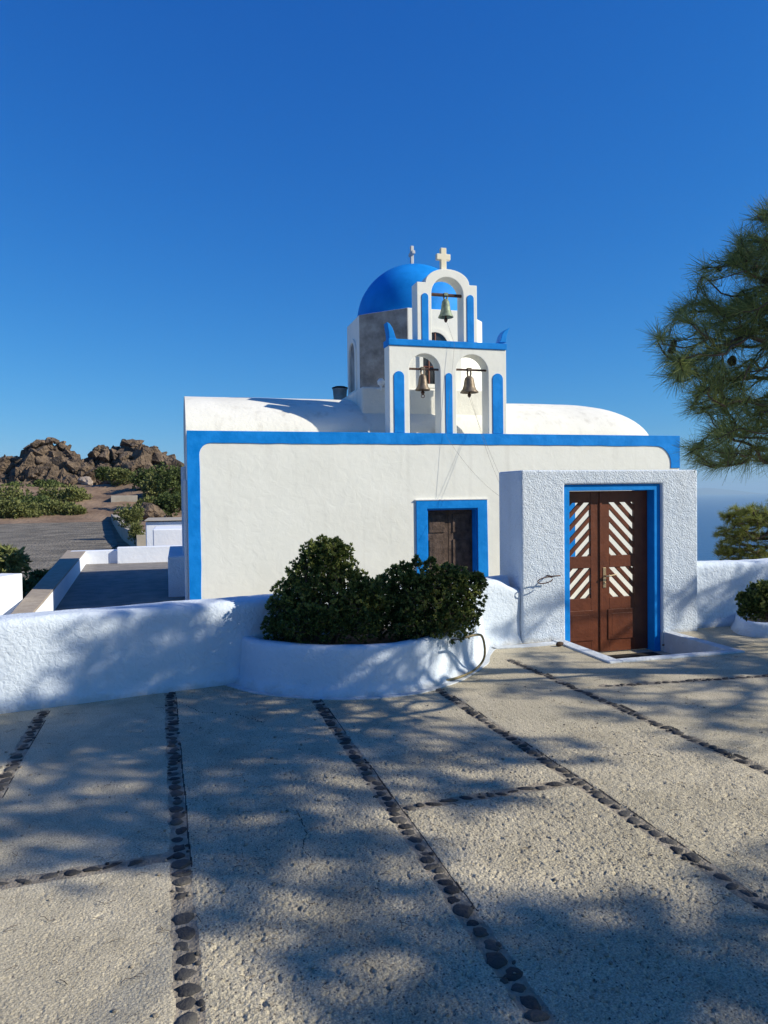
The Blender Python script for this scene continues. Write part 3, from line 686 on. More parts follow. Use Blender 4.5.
# dome: slightly uneven hemisphere
bm = bmesh.new(); RD = 1.0
prof = [(RD*math.cos(R(a)), RD*1.0*math.sin(R(a))) for a in np.linspace(0, 88, 26)]
lathe(bm, [(RD+.01, -.05)]+prof, (DX, DY, zd+.02), 64)
for v in bm.verts: v.co += Vector((v.co.x-DX, v.co.y-DY, 0)).normalized()*.008*noise.noise(v.co*2.5) if (v.co.x-DX) else Vector()
dome = from_bm('dome', bm, M['dome'], ch, smooth=True)
def cross(bm, c, h, arm, t1, t2, axis='x', zarm=.64):
    """c = foot centre; t1 bar width, t2 slab thickness"""
    pl_ = [(-t1/2, 0), (t1/2, 0), (t1/2, h*zarm-t1/2), (arm/2, h*zarm-t1/2), (arm/2, h*zarm+t1/2), (t1/2, h*zarm+t1/2), (t1/2, h), (-t1/2, h), (-t1/2, h*zarm+t1/2), (-arm/2, h*zarm+t1/2), (-arm/2, h*zarm-t1/2), (-t1/2, h*zarm-t1/2)]
    a, b = [], []
    for x, z in pl_:
        for L_, s_ in ((a, -1), (b, 1)):
            L_.append(bm.verts.new((c[0]+x, c[1]+s_*t2/2, c[2]+z) if axis == 'x' else (c[0]+s_*t2/2, c[1]+x, c[2]+z)))
    n = len(a); bm.faces.new(a); bm.faces.new(b[::-1])
    for i in range(n): bm.faces.new((a[i], b[i], b[(i+1) % n], a[(i+1) % n]))
bm = bmesh.new(); cross(bm, (DX-.02, DY, zd+RD-.0), .37, .22, .06, .055, 'y'); from_bm('cross', bm, M['stonecross'], dome, bevel=.006)
# roof pot beside the drum
pc = GY(340, 395, YW+3.0); bm = bmesh.new()
lathe(bm, [(.10, -.35), (.12, -.05), (.13, .08), (.14, .11), (.125, .12), (.11, .02)], pc, 20); pot = from_bm('chimney_pot', bm, M['cement'], ch, smooth=True)
bm = bmesh.new(); lathe(bm, [(.11, .10), (.15, .12), (.145, .135), (.09, .155), (.02, .16)], pc, 16); from_bm('cap', bm, M['black'], pot)
fl = GY(381, 384.5, YW+.7); bm = bmesh.new(); lathe(bm, [(.02, -.09), (.02, -.02), (.05, .0), (.06, .05), (.03, .09)], (fl.x, fl.y, fl.z), 12)
tube(bm, [(fl.x-.12, fl.y+.1, fl.z-.06), (fl.x+.05, fl.y, fl.z-.06)], .012, 6)
from_bm('roof_lamp', bm, M['whitepaint'], ch)

# ------------------------------------------------------------------ bell gable (part of the church)
bg_ = empty('bell_gable', (XZ(448, 434)[0], YW, ZT), None, None); bg_.parent = ch; bpy.context.view_layer.update(); bg_.matrix_parent_inverse = ch.matrix_world.inverted()
TH = .25; gy = YW+.004
def X_(px, py=390): return XZ(px, py)[0]
def Z_(px, py): return XZ(px, py)[1]
gz0 = ZT-.02; gzt = Z_(448, 347.5)
L0, L1 = X_(389.4), X_(506.5)
o1 = (X_(409.5), X_(440.5)); o2 = (X_(456.5), X_(488.5)); zo1 = Z_(425, 353.5); zo2 = Z_(472, 354.5)
def arch_pts(a, b, zt, n=16):
    hw = (b-a)/2; cx = (a+b)/2; zs = zt-hw; return [(cx-hw*math.cos(math.pi*i/n), zs+hw*math.sin(math.pi*i/n)) for i in range(n+1)]
poly = [(L0, gz0), (L0, gzt), (L1, gzt), (L1, gz0), (o2[1], gz0)] + arch_pts(*o2, zo2)[::-1] + [(o2[0], gz0), (o1[1], gz0)] + arch_pts(*o1, zo1)[::-1] + [(o1[0], gz0)]
bm = bmesh.new(); prism_xz(bm, poly, gy, gy+TH); from_bm('lower_tier', bm, M['church'], bg_, bevel=.008)
# cornice
czt = Z_(448, 341.2)
bm = bmesh.new(); prism_xz(bm, [(L0-.006, gzt+.001), (L0-.010, czt), (L1+.010, czt), (L1+.006, gzt+.001)], gy-.018, gy+TH+.015)
cor = from_bm('cornice', bm, M['blue'], bg_, bevel=.006)
def horn(pts): 
    bm = bmesh.new(); prism_xz(bm, [(X_(a, b), Z_(a, b)) for a, b in pts], gy-.005, gy+.17); from_bm('horn', bm, M['blue'], bg_, bevel=.006)
horn([(389.4, 341.5), (388.9, 333), (387.8, 327), (386.9, 321.6), (389.8, 323.6), (392.4, 327.4), (394.0, 331.5), (395.6, 337), (398.4, 341.5)])
horn([(499.6, 342.5), (501.2, 338.5), (502.2, 334.5), (504.2, 331.4), (507, 329.2), (510.2, 327.4), (508.4, 331), (506.9, 335.5), (506.3, 342.5)])
# upper tier
u0, u1 = X_(417.2, 310), X_(477.2, 310); uz = Z_(447, 283.5); uo = (X_(431.6, 310), X_(463.4, 310)); uzo = Z_(447, 277)
sh = (X_(425.5, 285), X_(469.5, 285)); ztop = Z_(447, 268.8); hw = (sh[1]-sh[0])/2; cxm = (sh[0]+sh[1])/2
top = [(cxm-hw*math.cos(math.pi*i/18), uz+(ztop-uz)*math.sin(math.pi*i/18)) for i in range(19)]
poly = [(u0, czt+.001), (u0, uz)] + top + [(u1, uz), (u1, czt+.001), (uo[1], czt+.001)] + arch_pts(*uo, uzo)[::-1] + [(uo[0], czt+.001)]
bm = bmesh.new(); prism_xz(bm, poly, gy, gy+TH); from_bm('upper_tier', bm, M['church'], bg_, bevel=.008)
# blue inlay panels
def inlay(a, b, zt_, z0):
    bm = bmesh.new(); pp = [(X_(a), z0)]+arch_pts(X_(a), X_(b), zt_, 10)+[(X_(b), z0)]
    q = [pp[0]]
    for p in pp[1:]:
        if (Vector(p)-Vector(q[-1])).length > 1e-4: q.append(p)
    prism_xz(bm, q, gy-.010, gy+.01); from_bm('blue_panel', bm, M['blue'], bg_, bevel=.003, seg=1)
for a, b, t1 in ((394, 404.3, 371), (445.6, 452.4, 373), (492.6, 503, 373.5)): inlay(a, b, Z_((a+b)/2, t1), ZT+.008)
def inlay2(a, b, t1):
    bm = bmesh.new(); q = arch_pts(X_(a, 310), X_(b, 310), Z_((a+b)/2, t1), 10); q = [(q[0][0], czt+.002)]+q+[(q[-1][0], czt+.002)]
    prism_xz(bm, q, gy-.010, gy+.01); from_bm('blue_panel', bm, M['blue'], bg_, bevel=.003, seg=1)
inlay2(421.8, 428.4, 293); inlay2(467.0, 473.8, 295)
bm = bmesh.new(); cc = XZ(445.5, 268.0); hC = Z_(444, 246)-cc[1]
cross(bm, (cc[0], gy+.10, cc[1]-.03), hC+.03, .215, .088, .07, 'x', .62); from_bm('cross', bm, M['cream'], bg_, bevel=.008)
# bells
def bell(px, ytop, ylip, wpx, rod, m, label, clap, ringend=False):
    yb = gy+.08; c = GY(px, ylip, yb); zt_ = GY(px, ytop, yb).z; H = zt_-c.z; Rr = wpx/2/FPX*(YW/.95)
    root = empty('bell', (c.x, yb, c.z), label, 'bell', 'bells hanging in the bell gable')
    bm = bmesh.new()
    pr = [(Rr, 0), (Rr*.97, H*.05), (Rr*.76, H*.20), (Rr*.62, H*.42), (Rr*.55, H*.68), (Rr*.47, H*.86), (Rr*.28, H*.97), (Rr*.05, H)]
    pin = [(Rr*.05, H*.90), (Rr*.4, H*.80), (Rr*.52, H*.4), (Rr*.7, H*.15), (Rr*.93, 0)]
    lathe(bm, pr+pin, (c.x, yb, c.z), 28, cap=False)
    for v in bm.verts: pass
    n_ = 28; vs = list(bm.verts); 
    for k in range(n_): bm.faces.new((vs[k], vs[(k+1) % n_], vs[(len(pr)+len(pin)-1)*n_+(k+1) % n_], vs[(len(pr)+len(pin)-1)*n_+k]))
    from_bm('body', bm, m, root, smooth=True)
    zr = GY(px, rod[2], yb).z
    bm = bmesh.new(); tube(bm, [(GY(rod[0], rod[2], yb).x, yb, zr), (GY(rod[1], rod[2], yb).x, yb, zr)], .016 if m is M['bronze'] else .024, 6)
    from_bm('hanging_bar', bm, M['iron'], root)
    bm = bmesh.new(); tube(bm, [(c.x-.02, yb, zt_-.01), (c.x-.028, yb, (zt_+zr)/2), (c.x-.015, yb, zr+.02)], .014, 6); tube(bm, [(c.x+.02, yb, zt_-.01), (c.x+.028, yb, (zt_+zr)/2), (c.x+.015, yb, zr+.02)], .014, 6)
    box(bm, c.x-.03, c.x+.03, yb-.03, yb+.03, zr-.01, zr+.03)
    from_bm('yoke', bm, m, root)
    zc = GY(px, clap, yb).z; bm = bmesh.new(); tube(bm, [(c.x, yb, c.z+H*.5), (c.x, yb, c.z-.01), (c.x, yb, c.z-.03), (c.x, yb, c.z-.06), (c.x, yb, min(zc, c.z-.07))], [.008, .014, .03, .02, .010], 8)
    if ringend:
        pts = [(c.x+.026*math.cos(a), yb, zc-.03+.026*math.sin(a)) for a in np.linspace(0, 2*math.pi, 14)]; tube(bm, pts, .006, 5)
    from_bm('clapper', bm, M['iron'], root)
    return c.x, yb, zc
b1 = bell(445.8, 299, 317.5, 15.6, (431.7, 462, 295.3), M['patina'], 'green patinated bell in the single top arch', 322.5)
b2 = bell(422.8, 374, 390.3, 15.2, (409, 441, 369.2), M['bronze'], 'brown bell with ring ended clapper in the lower left arch', 394, True)
b3 = bell(469.3, 376, 392.8, 19, (456, 489, 370), M['bronze'], 'wider brown bell in the lower right arch', 397.5)
def wire(pts, label, r=.0016):
    P = [Vector(p) for p in pts]; bm = bmesh.new(); tube(bm, P, r, 5)
    return put(from_bm('bell_rope', bm, M['rope'], smooth=True), label, 'rope', 'bell ropes')
def sag(a, b, s, n=12): a, b = Vector(a), Vector(b); return [a.lerp(b, k/n)-Vector((0, 0, s*4*(k/n)*(1-k/n))) for k in range(n+1)]
gp = Vector((gx0+.02, 8.0, gt+.01))
wire(sag((b3[0], b3[1], b3[2]), GY(503, 482, YW-.5), .05), 'thin cord from the lower right bell down to the gateway')
wire(sag((b3[0]+.02, b3[1]-.02, b3[2]), GY(503, 490, YW-.6), .12), 'slacker thin cord beside it from the lower right bell')
e = GY(460, 384, YW-.05); wire(sag((b1[0]+.01, b1[1]-.02, b1[2]), (e.x-.08, YW-.05, czt-.05), .0, 4)+sag((e.x-.08, YW-.055, czt-.05), GY(446, 436, YW-.04), .0, 4)[1:]+sag(GY(446, 436, YW-.04), GY(504, 499, YW-.5), .10)[1:], 'long cord from the top bell across the wall to the gateway')

# ------------------------------------------------------------------ courtyard and left terrace
bm = bmesh.new(); box(bm, -.2, 9.5, 8.05, YW-.001, -.5, -.222)
put(from_bm('courtyard', bm, M['slabfine']), 'narrow courtyard between low wall and church', 'courtyard', kind='structure')
zp, zf = .42, .10
a0, a1 = G(44, 600, zp), G(85.5, 551, zp); c0, c1 = G(24, 598, zp), G(67.5, 550, zp)
bk0, bk1 = G(34, 611, zp), G(13, 611, zp)
bm = bmesh.new(); pp = [(p.x, p.y) for p in (bk1-(c1-c0)*.12, bk1, c0, c1, a1, a0, bk0, bk0-(a1-a0)*.12)]; prism_xy(bm, pp[::-1], -.5, zp-.03)
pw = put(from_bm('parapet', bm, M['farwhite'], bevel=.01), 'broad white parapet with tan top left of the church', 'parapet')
bm = bmesh.new(); prism_xy(bm, pp[::-1], zp-.028, zp); from_bm('coping', bm, M['pathtop'], pw, bevel=.004)
bm = bmesh.new(); prism_xy(bm, [(bk0.x, bk0.y-1.2), (CX0+.5, 8.2), (CX0+.5, a1.y+.2), (a1.x-.02, a1.y+.2), (a0.x-.05, a0.y)], -.5, zf)
put(from_bm('terrace', bm, M['terrace']), 'grey terrace floor beside the church in its shadow', 'terrace', kind='structure')
# back wall of terrace, two runs
bw0 = a1; bw1 = G(118, 549.5, zp)
bm = bmesh.new(); box(bm, a1.x-.35, bw1.x, a1.y-.02, a1.y+.28, -.5, zp+.001)
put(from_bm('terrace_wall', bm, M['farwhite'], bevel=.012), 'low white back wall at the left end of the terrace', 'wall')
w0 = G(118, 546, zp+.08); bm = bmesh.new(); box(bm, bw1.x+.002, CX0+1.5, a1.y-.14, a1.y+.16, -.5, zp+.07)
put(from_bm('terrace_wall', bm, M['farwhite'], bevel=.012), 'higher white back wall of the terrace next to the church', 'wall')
# white wall block at far left above the parapet
e0 = G(23, 598, zp); bm = bmesh.new(); dv = (c0-bk1).normalized(); s0 = e0; s1 = e0+Vector((-2.2, -4.6, 0)).normalized()*4.0
nr = Vector((-.9, .42, 0)).normalized()*.30
pp2 = [(s0.x, s0.y), (s1.x, s1.y), ((s1+nr).x, (s1+nr).y), ((s0+nr).x, (s0+nr).y)]; prism_xy(bm, pp2, -.5, .74)
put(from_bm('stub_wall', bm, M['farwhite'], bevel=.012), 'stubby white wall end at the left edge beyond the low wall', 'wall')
# white cistern house
def hbox(name, pxl, pxr, ytop, ybot, D, depth, label, cat, m, extra=None):
    a = GD(pxl, ybot, D); b = GD(pxr, ybot, D); zt_ = GD((pxl+pxr)/2, ytop, D).z
    bm = bmesh.new(); box(bm, a.x, b.x, a.y, a.y+depth, -.8, zt_)
    return put(from_bm(name, bm, m, bevel=.03), label, cat)
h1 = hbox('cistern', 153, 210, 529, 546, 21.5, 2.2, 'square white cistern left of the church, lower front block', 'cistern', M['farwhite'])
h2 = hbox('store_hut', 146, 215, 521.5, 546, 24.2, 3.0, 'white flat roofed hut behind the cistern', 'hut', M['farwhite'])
a = GD(145, 521, 24.1); zt_ = a.z
bm = bmesh.new(); box(bm, a.x-.02, a.x+2.5, a.y-.03, a.y+3.1, zt_-.01, zt_+.025); from_bm('roof_edge', bm, M['concrete'], h2, bevel=.01)
hbox('concrete_tank', 111, 137, 495.5, 508, 74, 3.0, 'small bare concrete tank on the hillside path', 'tank', M['concrete'])
# gravel lot and its edge wall
gl = [G(x, y, -.35) for x, y in ((-260, 560), (-260, 522), (0, 524.5), (60, 521.5), (108, 520), (118, 545), (60, 575), (-60, 590))]
bm = bmesh.new(); prism_xy(bm, [(p.x, p.y) for p in gl][::-1], -.5, -.33)
put(from_bm('gravel_lot', bm, M['gravel']), 'grey gravel parking lot below the rocks', 'gravel lot', kind='structure')
p0, p1 = G(112, 520, 0), G(134, 548, 0)
wl = sweep('edge_wall', [G(111, 519, -.2), G(122, 536, -.2), G(137, 547, -.2)], [(0, -.6), (0, .25), (-.5, .25), (-.5, -.6)], M['concrete'], None, .5, .03)
put(wl, 'pale stone edging wall along the right side of the gravel lot', 'wall')

# ------------------------------------------------------------------ rocks
def outcrop(prof, D, label, seed, nb=430):
    """craggy outcrop: angular blocks piled on a core; skyline given as (px,py) at distance D, real depth"""
    r_ = random.Random(seed); P = [GD(x, y+3, D) for x, y in prof]
    u = [(p-CAM).dot(RR) for p in P]; z = [p.z for p in P]; base = CAM+F*D
    bm = bmesh.new()
    def block(c, rx, ry, rz, tilt, n=13):
        b2 = bmesh.new()
        for _ in range(n):
            v = Vector((r_.gauss(0, 1), r_.gauss(0, 1), r_.gauss(0, 1))).normalized()*r_.uniform(.8, 1.05)
            b2.verts.new((v.x*rx, v.y*ry, v.z*rz))
        hull = bmesh.ops.convex_hull(b2, input=b2.verts[:]); 
        dead = [v for v in b2.verts if not v.link_faces]; bmesh.ops.delete(b2, geom=dead, context='VERTS')
        bmesh.ops.subdivide_edges(b2, edges=b2.edges[:], cuts=2, use_grid_fill=True)
        rot = Matrix.Rotation(tilt+r_.uniform(-.25, .25), 3, 'Y') @ Matrix.Rotation(r_.uniform(-.5, .5), 3, 'Z') @ Matrix.Rotation(r_.uniform(-.4, .4), 3, 'X')
        sd_ = r_.random()*50
        for v in b2.verts:
            q = rot @ v.co; q = q*(1+.10*noise.noise(q*1.1+Vector((sd_, 0, 0)))+.07*noise.noise(q*3.3)); v.co = c+RR*q.x+F*q.y+Vector((0, 0, q.z))
        me_ = bpy.data.meshes.new('tmp'); b2.to_mesh(me_); b2.free(); bm.from_mesh(me_); bpy.data.meshes.remove(me_)
    low = 1.2
    for k in range(nb):
        uu = r_.uniform(u[0], u[-1]); e = float(np.interp(uu, u, z)); t = r_.random()
        if k < nb*.30: t = 1.0                       # skyline blocks
        rz = r_.choice((.35, .6, .6, .9, 1.5))*r_.uniform(.8, 1.15)*(1 if t < 1 else .7); rx = rz*r_.uniform(.9, 2.1); ry = rz*r_.uniform(.8, 1.4)
        zc = low+(e-low)*t-rz*(.95 if t == 1 else .75)
        dep = -(1-t)*4.2+r_.uniform(-.7, .9)+(math.sin(uu*1.3+seed)*.9)
        block(base+RR*uu+F*dep+Vector((0, 0, zc-base.z)), rx, ry, rz, -.55 if r_.random() < .7 else .5)
    # solid core
    n = 60
    for k in range(n):
        uu = u[0]+(u[-1]-u[0])*k/(n-1); e = float(np.interp(uu, u, z))-.35; h = max(e-low, .8)
        block(base+RR*uu+F*1.2+Vector((0, 0, low+h*.42-base.z)), 1.5, 3.0, h*.60, 0, 20)
        block(base+RR*uu+F*-1.4+Vector((0, 0, low+h*.15-base.z)), 1.5, 3.0, h*.55, 0, 20)
    return put(from_bm('rock_outcrop', bm, M['rock']), label, 'rock')
outcrop([(-60, 466), (-30, 461), (0, 462), (8, 458), (20, 459), (23, 451), (31, 445), (41, 444), (53, 437.5), (61, 444), (68, 450), (77, 458), (90, 466)], 92, 'left rock outcrop rising to a single blunt peak', 3)
outcrop([(76, 470), (84, 459), (93, 459), (97, 452), (103, 446), (112, 447), (119, 446), (127, 439), (135, 441), (143, 444), (152, 446), (160, 450), (170, 457), (181, 463), (205, 470), (240, 482)], 95, 'right rock outcrop with jagged slabs behind the church', 8)
def boulder(px, py, D, r, m, label, seed):
    bm = bmesh.new(); bmesh.ops.create_icosphere(bm, subdivisions=4, radius=1)
    for v in bm.verts:
        n_ = 1+.35*noise.noise(v.co*1.2+Vector((seed, 0, 0)))+.15*noise.noise(v.co*3.1+Vector((0, seed, 0))); v.co = Vector((v.co.x*n_, v.co.y*n_*.8, v.co.z*n_*.75))*r
    o = from_bm('boulder', bm, m); o.location = GD(px, py, D); o.rotation_euler.z = seed; return put(o, label, 'boulder', 'boulders on the hillside')
boulder(86, 482, 86, .95, M['palerock'], 'pale round boulder below the gap between the outcrops', 2)
boulder(68, 481, 86, .8, M['rock'], 'brown boulder left of the pale one', 5)
boulder(56, 517, 70, .9, M['palerock'], 'flat pale boulder at the edge of the gravel lot', 9)
boulder(131, 484, 86, .6, M['palerock'], 'small pale boulder above the concrete tank', 4)
boulder(150, 512, 64, 1.0, M['rock'], 'reddish boulder among bushes right of the tank', 6)
boulder(40, 489, 84, .8, M['rock'], 'dark boulder above the left bushes', 7)

# ------------------------------------------------------------------ foliage makers
def leaves(centers, dirs, nleaf, llen, lwid, spread, seed=0, jitter=.0):
    """rosettes of leaf faces: returns vertices, quads"""
    r_ = np.random.default_rng(seed); n = len(centers); C = np.repeat(centers, nleaf, 0); D = np.repeat(dirs, nleaf, 0)
    D = D+r_.normal(0, spread, D.shape); D /= np.linalg.norm(D, axis=1)[:, None]
    Sd = np.cross(D, r_.normal(0, 1, D.shape)); Sd /= np.linalg.norm(Sd, axis=1)[:, None]
    L = llen*r_.uniform(.7, 1.2, (len(C), 1)); Wd = lwid*r_.uniform(.8, 1.2, (len(C), 1)); C = C+r_.normal(0, jitter, C.shape) if jitter else C
    a = C; b = C+D*L*.55+Sd*Wd/2; c = C+D*L; d = C+D*L*.55-Sd*Wd/2
    V = np.stack([a, b, c, d], 1).reshape(-1, 3); k = np.arange(len(C))*4
    return V, np.stack([k, k+1, k+2, k+3], 1)
def tree_links(tips, root, bias=.55):
    """join tips to a growing tree: nearest node weighted with path length"""
    order = np.argsort(np.linalg.norm(tips-root, axis=1)); nodes = [np.array(root)]; plen = [0.0]; par = [-1]; A_ = np.array(nodes)
    for i in order:
        p = tips[i]; A_ = np.array(nodes); d = np.linalg.norm(A_-p, axis=1); j = int(np.argmin(d+bias*np.array(plen)))
        m_ = None
        nodes.append(p); par.append(j); plen.append(plen[j]+d[j])
    return np.array(nodes), par
def branches(bm, nodes, par, r_tip, r_max, sides=5, sagk=.06, exp=.45):
    n = len(nodes); cnt = np.ones(n)
    for i in range(n-1, 0, -1): cnt[par[i]] += cnt[i]
    rad = r_tip*cnt**exp; rad = np.minimum(rad, r_max)
    for i in range(1, n):
        a, b = Vector(nodes[par[i]]), Vector(nodes[i]); L = (b-a).length
        if L < 1e-4: continue
        if par[i] > 0:
            gdir = Vector(nodes[par[i]])-Vector(nodes[par[par[i]]])
            k1 = a+gdir.normalized()*L*.3 if gdir.length > 1e-5 else a.lerp(b, .33)
        else: k1 = a.lerp(b, .33)
        k2 = a.lerp(b, .68)-Vector((0, 0, sagk*L))
        tube(bm, [a, a.lerp(k1, .5).lerp(a.lerp(k2, .4), .3), k1.lerp(k2, .5), k2.lerp(b, .4), b], [min(rad[par[i]], rad[i]*1.3), rad[i]*1.15, rad[i]*1.1, rad[i]*1.05, rad[i]], sides)
def needles(nodes, par, tipmask, per, length, width, seed, back=.16, upbend=.25):
    r_ = np.random.default_rng(seed); C = []; D = []
    for i in range(1, len(nodes)):
        d = nodes[i]-nodes[par[i]]; L = np.linalg.norm(d); 
        if L < 1e-5: continue
        d = d/L; k = per if tipmask[i] else per//3
        s = r_.uniform(0, min(back, L), k) if tipmask[i] else r_.uniform(0, L, k)
        C.append(nodes[i]-d*s[:, None]); D.append(np.repeat(d[None]+np.array([[0, 0, upbend]]), k, 0))
    C = np.concatenate(C); D = np.concatenate(D); D /= np.linalg.norm(D, axis=1)[:, None]
    pr = r_.normal(0, 1, D.shape); pr -= (pr*D).sum(1)[:, None]*D; pr /= np.linalg.norm(pr, axis=1)[:, None]
    ang = r_.uniform(.25, 1.05, (len(D), 1)); D = D*np.cos(ang)+pr*np.sin(ang)
    Sd = np.cross(D, r_.normal(0, 1, D.shape)); Sd /= np.linalg.norm(Sd, axis=1)[:, None]
    L = length*r_.uniform(.65, 1.15, (len(D), 1)); 
    dv = C-np.array(CAM); zc = dv@np.array(F); pxx = 384+FPX*(dv@np.array(RR))/np.maximum(zc, .1); width = np.where((zc > .3) & (pxx < 830), width, max(width, .0055))[:, None]
    a = C-Sd*width/2; b = C+Sd*width/2; c = C+D*L+Sd*width*.2-np.array([[0, 0, 1]])*L*.05; d = C+D*L-Sd*width*.2-np.array([[0, 0, 1]])*L*.05
    V = np.stack([a, b, c, d], 1).reshape(-1, 3); k = np.arange(len(C))*4
    return V, np.stack([k, k+1, k+2, k+3], 1)
def make_pine(base, top, tips, label, per=46, nlen=.11, nwid=.0022, seed=1, trunk_r=.16, m='needles', group=None, name='pine_tree', root_pt=None, rt=.0045, cap=.42):
    base = Vector(base); top = Vector(top); root = empty(name, base, label, 'tree', group)
    r_ = random.Random(seed); bm = bmesh.new(); pts = []; n = 9
    for k in range(n+1):
        t = k/n; p = base.lerp(top, t)+Vector((math.sin(t*5+seed)*.10*t, math.cos(t*4+seed)*.10*t, 0)); pts.append(p)
    tube(bm, pts, [trunk_r*(1-.75*k/n)+(.08 if k == 0 else 0)*trunk_r*4 for k in range(n+1)], 12)
    from_bm('trunk', bm, M['bark'], root, smooth=True)
    # several limb origins up the trunk; each tip joins the nearest origin's system
    orig = np.array([pts[k] for k in (range(3, n+1))], dtype=float); tips = np.asarray(tips, dtype=float)
    dz = np.linalg.norm((tips[:, None]-orig[None])*np.array([1, 1, 1.6]), axis=2)+.0; own = dz.argmin(1)
    VV, FF, off = [], [], 0; bm = bmesh.new()
    for j in range(len(orig)):
        tj = tips[own == j]
        if len(tj) == 0: continue
        # intermediate fork points along rays help the limbs look like limbs
        nodes, par = tree_links(tj, orig[j]); ch_ = np.ones(len(nodes), bool)
        for q in par:
            if q >= 0: ch_[q] = False
        branches(bm, nodes, par, rt, trunk_r*cap)
        V, Q = needles(nodes, par, ch_ | (np.arange(len(nodes)) % 2 == 0), per, nlen, nwid, seed*31+j); VV.append(V); FF.append(Q+off); off += len(V)
    from_bm('limbs', bm, M['bark'], root, smooth=True)
    from_np('crown', np.concatenate(VV), np.concatenate(FF), M[m], root)
    return root
def blob_pts(blobs, seed):
    r_ = np.random.default_rng(seed); out = []
    for c, rad, n in blobs:
        d = r_.normal(0, 1, (n, 3)); d /= np.linalg.norm(d, axis=1)[:, None]; rr_ = r_.uniform(.12, 1, (n, 1))**.6
        out.append(np.array(c)+d*rr_*np.array(rad))
    return np.concatenate(out)
def in_poly(x, y, P):
    c = False; j = len(P)-1
    for i in range(len(P)):
        if (P[i][1] > y) != (P[j][1] > y) and x < (P[j][0]-P[i][0])*(y-P[i][1])/(P[j][1]-P[i][1])+P[i][0]: c = not c
        j = i
    return c

# ------------------------------------------------------------------ shrubs in the planters
def shrub(blobs, stem, label, seed, name='shrub', nl=12, ll=.034, lw=.014, m='leaf', group=None, spread=.45, stems=True):
    root = empty(name, stem, label, 'shrub', group); pts = blob_pts(blobs, seed)
    cs_ = np.array([b[0] for b in blobs]); own = np.linalg.norm(pts[:, None]-cs_[None], axis=2).argmin(1)
    D = pts-cs_[own]; D /= np.linalg.norm(D, axis=1)[:, None]+1e-6; D[:, 2] += .75; D /= np.linalg.norm(D, axis=1)[:, None]
    V, Q = leaves(pts, D, nl, ll, lw, spread, seed)
    fo = from_np('foliage', V, Q, [M[m], M['tipleaf']] if m == 'leaf' else M[m], root)
    if m == 'leaf':                              # paler leaf colour on the upper outer shoots
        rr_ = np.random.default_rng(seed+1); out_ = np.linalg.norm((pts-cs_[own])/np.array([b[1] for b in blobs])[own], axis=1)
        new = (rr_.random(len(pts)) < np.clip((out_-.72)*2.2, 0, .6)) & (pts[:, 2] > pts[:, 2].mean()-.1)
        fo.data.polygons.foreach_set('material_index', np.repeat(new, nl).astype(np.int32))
    if stems:
        sub = pts[::4]; nodes, par = tree_links(sub, np.array(stem), .4); bm = bmesh.new(); branches(bm, nodes, par, .002, .02, 4)
        from_bm('stems', bm, M['bark'], root, smooth=True)
    return root
def pb(px, py, D, rx, rz, n, ry=None): c = GD(px, py, D); return (tuple(c), (rx, ry or rx, rz), n)
D1, D2 = 6.75, 6.95
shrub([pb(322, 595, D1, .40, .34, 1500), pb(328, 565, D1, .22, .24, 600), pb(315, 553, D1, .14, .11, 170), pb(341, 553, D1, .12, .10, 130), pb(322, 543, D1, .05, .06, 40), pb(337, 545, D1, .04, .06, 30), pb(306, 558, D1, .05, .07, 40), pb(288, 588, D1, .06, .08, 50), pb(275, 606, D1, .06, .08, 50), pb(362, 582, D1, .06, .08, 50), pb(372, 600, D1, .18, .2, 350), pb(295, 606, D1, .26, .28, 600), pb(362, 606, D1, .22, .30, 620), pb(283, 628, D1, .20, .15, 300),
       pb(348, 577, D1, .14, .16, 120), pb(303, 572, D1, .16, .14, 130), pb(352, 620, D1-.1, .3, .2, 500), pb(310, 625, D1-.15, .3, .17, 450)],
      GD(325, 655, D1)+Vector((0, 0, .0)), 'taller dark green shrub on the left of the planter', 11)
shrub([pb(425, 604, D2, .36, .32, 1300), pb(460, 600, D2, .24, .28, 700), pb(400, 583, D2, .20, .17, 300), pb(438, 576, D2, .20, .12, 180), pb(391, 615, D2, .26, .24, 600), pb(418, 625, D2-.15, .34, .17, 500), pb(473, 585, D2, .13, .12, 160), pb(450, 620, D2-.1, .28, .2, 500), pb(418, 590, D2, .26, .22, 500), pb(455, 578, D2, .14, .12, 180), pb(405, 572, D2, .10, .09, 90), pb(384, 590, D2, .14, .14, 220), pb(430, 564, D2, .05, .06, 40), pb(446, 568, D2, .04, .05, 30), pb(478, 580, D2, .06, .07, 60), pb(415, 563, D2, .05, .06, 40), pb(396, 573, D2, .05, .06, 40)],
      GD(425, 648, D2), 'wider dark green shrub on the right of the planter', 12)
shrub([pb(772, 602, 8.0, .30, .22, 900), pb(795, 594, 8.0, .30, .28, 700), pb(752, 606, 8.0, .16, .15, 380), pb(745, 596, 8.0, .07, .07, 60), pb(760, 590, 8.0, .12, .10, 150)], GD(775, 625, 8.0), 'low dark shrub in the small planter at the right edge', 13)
# hose
hp = [G(470, 640, .42)+Vector((0, .12, .0)), G(478, 634, .43), G(483, 636, .40), G(485.5, 652, .22), G(483, 662, .10), G(474, 671, .04), G(458, 678, .025), G(444, 681, .02)]
hp = chaikin([Vector(p) for p in hp], 3); bm = bmesh.new(); tube(bm, hp, .011, 8)
put(from_bm('garden_hose', bm, M['hose'], smooth=True), 'yellowed hose end hanging over the right end of the planter', 'hose')
